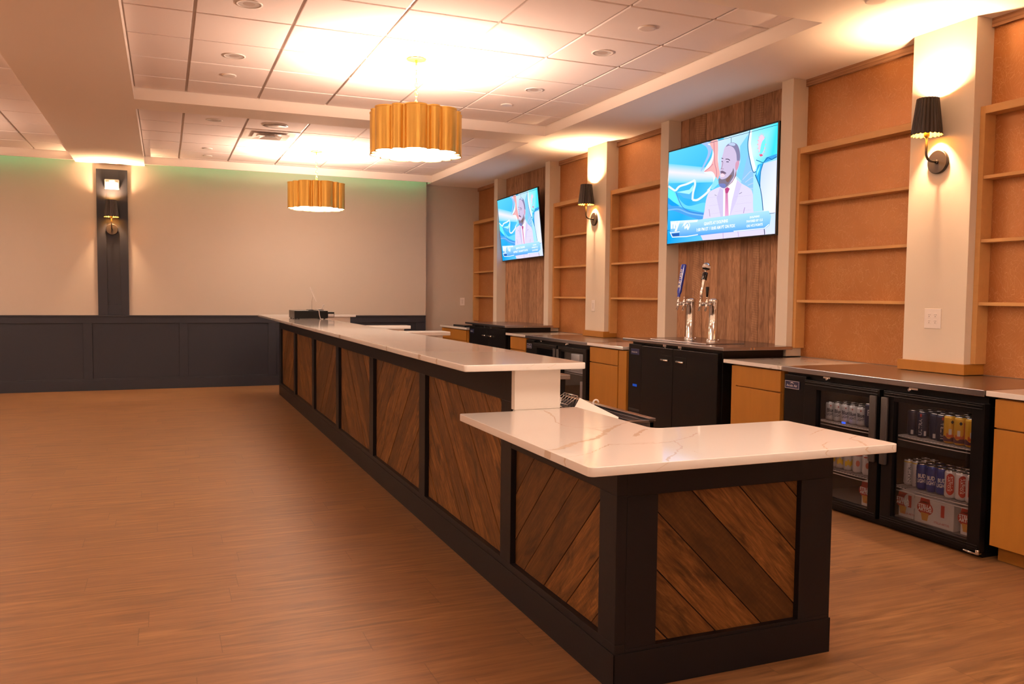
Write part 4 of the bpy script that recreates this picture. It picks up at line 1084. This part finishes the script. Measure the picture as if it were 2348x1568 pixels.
# ------------------------------------------------------------------ screens
def homog(src, dst):
    A = []
    for (x, y), (u, v) in zip(src, dst):
        A.append([x, y, 1, 0, 0, 0, -u*x, -u*y, -u]); A.append([0, 0, 0, x, y, 1, -v*x, -v*y, -v])
    return np.linalg.svd(np.array(A, float))[2][-1].reshape(3, 3)
TW, TH = 1.575, .888
Hm = homog([(78, 402), (1388, 42), (1362, 1402), (65, 1525)], [(-TW/2, TH/2), (TW/2, TH/2), (TW/2, -TH/2), (-TW/2, -TH/2)])
def q2(p):
    v = Hm @ np.array([p[0], p[1], 1.0]); return max(-TW/2, min(TW/2, v[0]/v[2])), max(-TH/2, min(TH/2, v[1]/v[2]))
def lin(c): return tuple((x/12.92 if x <= .04045 else ((x+.055)/1.055)**2.4) for x in c)
class Art:
    def __init__(s): s.mb = MB(); s.l = 0
    def P(s, p): u, v = q2(p); return (u, -.0002-s.l*.00004, v)
    def poly(s, pts, col):
        s.l += 1; P = [s.P(p) for p in pts]
        if isinstance(col[0], (tuple, list)): col = [lin(c) for c in col]
        else: col = lin(col)
        n_ = Vector((0, 0, 0))
        for i in range(len(P)): n_ += Vector(P[i]).cross(Vector(P[(i+1) % len(P)]))
        o = list(range(len(P)))
        if n_.y > 0: o.reverse(); col = list(reversed(col)) if isinstance(col[0], tuple) else col
        s.mb.add([P[i] for i in o], [tuple(range(len(P)))], 0, False, None, col)
    def smooth(s, pts, k=6):
        out = []; n = len(pts)
        for i in range(n):
            a, b, c, d = [np.array(pts[(i+j) % n], float) for j in (-1, 0, 1, 2)]
            for t in [x/k for x in range(k)]:
                out.append(tuple(.5*((2*b)+(-a+c)*t+(2*a-5*b+4*c-d)*t*t+(-a+3*b-3*c+d)*t**3)))
        return out
    def stroke(s, pts, w_, col, sm=True):
        s.l += 1
        if sm and len(pts) > 2:
            q = []; n = len(pts)
            for i in range(n-1):
                a, b, c, d = [np.array(pts[max(0, min(n-1, i+j))], float) for j in (-1, 0, 1, 2)]
                for t in [x/6 for x in range(6)]: q.append(tuple(.5*((2*b)+(-a+c)*t+(2*a-5*b+4*c-d)*t*t+(-a+3*b-3*c+d)*t**3)))
            q.append(pts[-1]); pts = q
        L_, R_ = [], []
        for i, p in enumerate(pts):
            a, b = pts[max(0, i-1)], pts[min(len(pts)-1, i+1)]; d = Vector((b[0]-a[0], b[1]-a[1]))
            d = d.normalized() if d.length else Vector((1, 0)); nn = Vector((-d.y, d.x))*w_/2
            L_.append(s.P((p[0]+nn.x, p[1]+nn.y))); R_.append(s.P((p[0]-nn.x, p[1]-nn.y)))
        n = len(pts); s.mb.add(L_+R_, [(i, i+1, n+i+1, n+i) for i in range(n-1)], 0, False, None, lin(col))
    def text(s, st, p0, p1, h, col, bold=.03):
        s.l += 1
        put_text(s.mb, st, lambda u, v: s.P((p0[0]+(p1[0]-p0[0])*u, p0[1]+(p1[1]-p0[1])*u-h*v)), 0, bold, lin(col))
def tv_art():
    A = Art()
    A.poly([(78, 402), (740, 225), (720, 1460), (65, 1525)], [(.36, .80, .93), (.30, .76, .93), (.45, .82, .98), (.0, .62, .93)])
    A.poly([(740, 225), (1388, 42), (1362, 1402), (720, 1460)], [(.80, .90, .97), (.35, .86, .96), (.85, .88, 1), (.78, .82, 1)])
    A.poly([(76, 540), (640, 600), (640, 690), (76, 640)], [(.45, .82, .95), (.5, .82, .97), (.90, .90, .98), (.93, .90, .97)])
    A.poly([(76, 640), (640, 690), (640, 770), (75, 780)], [(.93, .90, .97), (.90, .90, .98), (.5, .84, .97), (.40, .82, .96)])
    A.poly(A.smooth([(470, 292), (560, 275), (600, 330), (570, 450), (480, 620), (470, 610), (545, 430), (530, 340)]), (.62, .74, .94))
    A.poly(A.smooth([(545, 300), (600, 340), (590, 470), (500, 640), (600, 690), (610, 780), (540, 870), (640, 800), (700, 600), (680, 260)]), (.90, .93, 1))
    A.poly(A.smooth([(570, 285), (665, 262), (668, 500), (695, 660), (650, 770), (592, 840), (640, 720), (600, 640), (505, 640), (585, 560), (620, 420)]), (.93, .68, .68))
    A.stroke([(620, 280), (630, 520), (655, 640), (650, 760)], 6, (.70, .40, .52)); A.stroke([(505, 638), (560, 600), (612, 545)], 5, (.72, .42, .55))
    A.poly([(668, 262), (1050, 135), (1035, 300), (930, 560), (880, 700), (700, 700), (675, 560)], [(.80, .88, .97), (.70, .88, .97), (.72, .88, .97), (.7, .84, .98), (.75, .86, .98), (.70, .84, .97), (.78, .86, .97)])
    A.poly([(1030, 185), (1045, 400), (960, 760), (890, 690), (940, 520), (935, 330)], (.50, .80, .93))
    A.poly([(1030, 420), (1100, 640), (1180, 860), (1100, 1030), (1085, 860), (950, 780)], (.55, .76, .97))
    for k in range(4): A.stroke([(970+30*k, 740+35*k), (1060+20*k, 640+70*k), (1110+14*k, 640+80*k)], 10, (.70, .80, 1), False)
    A.poly([(1160, 560), (1380, 500), (1366, 1150), (1225, 1130), (1190, 860)], [(.75, .82, .99), (.86, .88, .98), (.93, .93, 1), (.88, .92, 1), (.84, .86, 1)])
    A.poly([(1100, 640), (1190, 860), (1215, 1120), (1100, 1130), (1095, 900)], (.66, .88, .97))
    A.poly([(1052, 132), (1388, 42), (1380, 440), (1320, 470), (1210, 530), (1130, 640), (1095, 640), (1040, 430), (1030, 300)], [(.60, .90, .97), (.25, .88, .97), (.30, .90, .97), (.25, .85, .96), (.35, .88, .95), (.7, .92, .97), (.9, .96, .98), (.85, .95, 1), (.8, .95, 1)])
    A.poly([(1056, 140), (1080, 135), (1065, 300), (1085, 430), (1130, 600), (1100, 640), (1045, 430), (1032, 300)], (.92, .96, 1))
    A.poly([(1250, 470), (1380, 425), (1378, 470), (1320, 500), (1215, 540)], (.25, .62, .88))
    A.poly([(1150, 560), (1215, 535), (1190, 640), (1180, 830), (1125, 710), (1130, 640)], (.22, .68, .92))
    A.poly([(1140, 640), (1180, 560), (1170, 620), (1140, 700)], (.55, .92, .98))
    A.stroke([(1052, 135), (1030, 300), (1045, 450), (1093, 640), (1130, 640)], 9, (.10, .36, .55))
    A.stroke([(1130, 500), (1215, 535), (1270, 470), (1320, 495), (1380, 460)], 9, (.08, .38, .60), False)
    A.stroke([(1120, 680), (1180, 840), (1205, 980), (1218, 1118)], 9, (.10, .34, .55)); A.stroke([(1215, 540), (1180, 680), (1180, 840)], 8, (.10, .40, .62))
    for k in range(16):                                            # sunburst of the helmet emblem
        g = 2*PI*k/16; A.poly([(1195+36*math.cos(g-.15), 310+100*math.sin(g-.15)), (1195+36*math.cos(g+.15), 310+100*math.sin(g+.15)), (1195+58*math.cos(g), 310+150*math.sin(g))], (.90, .68, .72))
    A.poly([(1195+42*math.cos(2*PI*k/24), 310+118*math.sin(2*PI*k/24)) for k in range(24)], (.92, .80, .88))
    A.poly(A.smooth([(1258, 150), (1235, 230), (1200, 280), (1180, 370), (1175, 440), (1215, 400), (1240, 300), (1245, 220)]), (.45, .92, .96))
    A.poly([(1165, 435), (1195, 425), (1215, 445), (1185, 460)], (.88, .35, .50))
    # swirls lower left
    A.poly(A.smooth([(74, 830), (150, 880), (230, 1000), (330, 1060), (520, 1020), (515, 1130), (380, 1110), (250, 1080), (160, 1040), (72, 960)]), (.42, .82, .96))
    A.poly(A.smooth([(72, 960), (180, 1050), (330, 1120), (512, 1150), (508, 1235), (330, 1190), (180, 1130), (72, 1090)]), (.30, .62, .90))
    A.poly([(74, 850), (150, 890), (215, 1050), (140, 1010), (74, 950)], (.40, .92, .97))
    A.poly([(74, 960), (140, 1010), (215, 1060), (120, 1060), (72, 1030)], (.10, .62, .92))
    A.stroke([(72, 1110), (200, 1100), (330, 1150), (508, 1180)], 16, (.50, .72, .96)); A.stroke([(170, 900), (240, 1060), (340, 1130), (510, 1160)], 7, (.22, .46, .80))
    A.poly([(180, 890), (330, 860), (378, 800), (375, 880), (330, 930)], (.66, .92, .97))
    A.poly([(180, 890), (330, 915), (370, 870), (350, 980), (260, 960)], (.33, .70, .92))
    A.stroke([(76, 815), (130, 855), (165, 868), (210, 820), (300, 790), (365, 760), (395, 740)], 24, (.90, .95, .98))
    A.stroke([(392, 740), (398, 800), (375, 900), (368, 985)], 24, (.88, .93, .98)); A.stroke([(368, 985), (430, 985), (520, 920), (578, 860)], 26, (.90, .94, .98))
    A.poly([(650, 700), (690, 780), (610, 860), (580, 850)], (.55, .86, .95))
    # presenter
    A.poly(A.smooth([(498, 1480), (515, 1120), (555, 915), (640, 850), (730, 815), (890, 745), (955, 785), (1085, 880), (1100, 1080), (1130, 1260), (1240, 1350), (1235, 1415), (980, 1440)], 4), (.86, .83, .93))
    A.poly([(735, 880), (770, 830), (888, 700), (905, 760), (870, 900), (815, 1190), (738, 1200)], (.97, .96, 1))
    A.poly([(758, 850), (788, 830), (818, 850), (795, 905), (765, 905)], (.72, .28, .50))
    A.poly([(765, 905), (795, 905), (808, 1180), (762, 1190)], [(.80, .48, .66), (.80, .48, .66), (.90, .66, .82), (.90, .66, .82)])
    A.poly([(700, 835), (740, 870), (740, 1200), (725, 1260), (690, 1100), (660, 960)], (.80, .76, .90)); A.poly([(905, 745), (960, 800), (900, 1000), (815, 1200), (845, 1000)], (.82, .78, .92))
    A.stroke([(635, 925), (660, 935)], 5, (.45, .42, .55), False); A.stroke([(930, 915), (965, 895)], 6, (.45, .40, .55), False); A.stroke([(570, 1100), (582, 1190)], 5, (.62, .52, .72), False); A.stroke([(1000, 1080), (985, 1150)], 6, (.62, .48, .72), False)
    A.stroke([(740, 1380), (745, 1460)], 8, (.75, .66, .85), False); A.stroke([(920, 1375), (930, 1440)], 8, (.75, .66, .85), False)
    for k in range(5): A.stroke([(560+k*12, 960+100*k), (720, 940+100*k)], 2.5, (.80, .74, .88), False); A.stroke([(880, 950+90*k), (1080, 930+90*k)], 2.5, (.80, .74, .88), False)
    A.poly([(800, 820), (900, 560), (895, 690), (850, 770), (780, 835)], (.62, .48, .52))
    A.poly(A.smooth([(735, 420), (760, 335), (830, 290), (905, 325), (935, 430), (925, 560), (890, 640), (860, 740), (800, 800), (740, 800), (700, 740), (702, 660), (692, 640), (712, 590), (715, 500)], 5), (.80, .74, .86))
    A.poly(A.smooth([(768, 335), (800, 298), (850, 284), (905, 312), (936, 400), (937, 500), (905, 520), (893, 420), (860, 350), (810, 322)], 5), (.52, .50, .64))
    A.poly(A.smooth([(800, 300), (840, 288), (880, 300), (870, 325), (820, 318)]), (.72, .78, .90))
    A.poly(A.smooth([(890, 530), (920, 505), (930, 540), (915, 600), (895, 630), (882, 590)], 5), (.82, .60, .70))
    A.poly(A.smooth([(692, 720), (720, 735), (765, 725), (800, 700), (845, 640), (862, 600), (868, 690), (830, 760), (780, 830), (735, 842), (695, 815), (682, 760)], 5), (.50, .46, .54))
    A.poly(A.smooth([(690, 790), (760, 790), (770, 830), (735, 840), (700, 820)]), (.46, .50, .74)); A.poly(A.smooth([(770, 740), (830, 680), (840, 700), (800, 770)]), (.50, .38, .36))
    A.poly(A.smooth([(704, 640), (730, 630), (772, 655), (765, 668), (710, 655)]), (.46, .38, .48))
    A.poly(A.smooth([(702, 672), (735, 662), (760, 680), (745, 705), (705, 705)]), (.92, .82, .88)); A.stroke([(704, 668), (735, 660), (762, 680)], 5, (.60, .36, .46))
    A.stroke([(716, 475), (738, 482)], 9, (.30, .26, .36)); A.stroke([(765, 488), (795, 488), (818, 505)], 10, (.30, .24, .34)); A.stroke([(718, 515), (732, 518)], 9, (.26, .24, .36)); A.stroke([(775, 520), (805, 522)], 10, (.28, .24, .36))
    A.stroke([(735, 520), (722, 590), (712, 605), (745, 610)], 5, (.55, .42, .50))
    # lower third banner
    A.poly([(105, 1250), (420, 1232), (870, 1172), (1290, 1122), (1320, 1190), (1300, 1300), (1240, 1345), (700, 1395), (440, 1425), (130, 1447), (105, 1390)],
           [(.62, .85, .97), (.70, .88, .97), (.55, .78, .93), (.66, .86, .95), (.60, .84, .94), (.45, .72, .92), (.38, .62, .90), (.36, .60, .90), (.30, .62, .92), (.30, .62, .92), (.35, .65, .93)])
    A.poly([(105, 1246), (440, 1228), (430, 1256), (108, 1290)], [(.80, .92, .98), (.97, .98, 1), (.9, .95, 1), (.6, .8, .95)])
    A.stroke([(104, 1380), (130, 1442), (300, 1435), (440, 1412)], 11, (.94, .97, 1), False); A.stroke([(870, 1372), (1240, 1336), (1296, 1288)], 11, (.92, .96, 1), False)
    A.poly([(118, 1400), (215, 1390), (215, 1428), (140, 1436)], (.16, .36, .68)); A.stroke([(115, 1388), (220, 1376)], 9, (.96, .97, 1), False)
    A.text('ny', (112, 1375), (222, 1368), 120, (.95, .97, 1), .06)
    A.poly(A.smooth([(245, 1325), (290, 1240), (330, 1265), (345, 1300), (320, 1355), (300, 1330), (280, 1345), (268, 1300)]), (.90, .95, 1)); A.stroke([(280, 1310), (315, 1270), (330, 1310)], 7, (.45, .72, .92))
    A.text('GIANTS AT DOLPHINS', (512, 1302), (800, 1262), 40, (.97, .98, 1)); A.text('1:00 PM ET / 10:00 AM PT ON FOX', (425, 1376), (888, 1322), 42, (.97, .98, 1))
    A.text('DOLPHINS', (1064, 1216), (1180, 1200), 26, (.97, .98, 1)); A.text('FAVORED BY 12.5', (1026, 1268), (1220, 1246), 30, (.97, .98, 1)); A.text('O/U 47.5 POINTS', (1026, 1326), (1220, 1302), 32, (.97, .98, 1))
    # seams of the studio video wall
    A.stroke([(560, 292), (1388, 72)], 5, (.12, .22, .36), False); A.stroke([(833, 225), (833, 284)], 5, (.12, .20, .32), False); A.stroke([(1300, 1158), (1366, 1146)], 5, (.12, .16, .30), False)
    A.stroke([(66, 1362), (104, 1356)], 5, (.1, .3, .55), False); A.stroke([(1238, 1345), (1244, 1412)], 9, (.20, .24, .36), False)
    return A.mb
def tv(label, loc, rot):
    t = thing('television', label, 'television', loc, 0, 'wall screens of the back bar')
    w_, h_ = .80, .4575
    MB().box(-w_, w_, .0, .022, -h_, h_).build('bezel', M['blackg'], t, .002, local=True)
    MB().box(-.5, .5, .022, .06, -.32, .28).build('housing', M['black'], t, .006, local=True)
    return t
def finish(t, art):
    MB().box(-.787, .787, -.0001, .0, -.444, .444).build('panel', M['blackg'], t, local=True)
    return art.build('screen_picture', M['screen'], t, local=True)
tv1 = tv('larger wall screen showing a presenter, above the beer towers', (4.565, 6.27, 2.325), 0)
tv1.rotation_euler = (0, 0, -PI/2)
art1 = finish(tv1, tv_art())
MB().box(-.2, .2, .055, .136, -.15, .15).build('wall_mount', M['black'], tv1, .003, local=True)
tv2 = tv('smaller tilted wall screen showing the same presenter, farther away', (4.592, 10.873, 2.322), 0)
tv2.rotation_mode = 'XYZ'
yw, tl = math.radians(-2.1), math.radians(5.96)
tv2.rotation_euler = (tl, math.radians(-.5), -PI/2-yw*-1)
o = art1.copy(); C.objects.link(o); o.parent = tv2
MB().box(-.787, .787, -.0001, .0, -.444, .444).build('panel', M['blackg'], tv2, local=True)
MB().box(-.12, .12, .055, .075, -.15, .15).build('wall_mount', M['black'], tv2, .003, local=True)
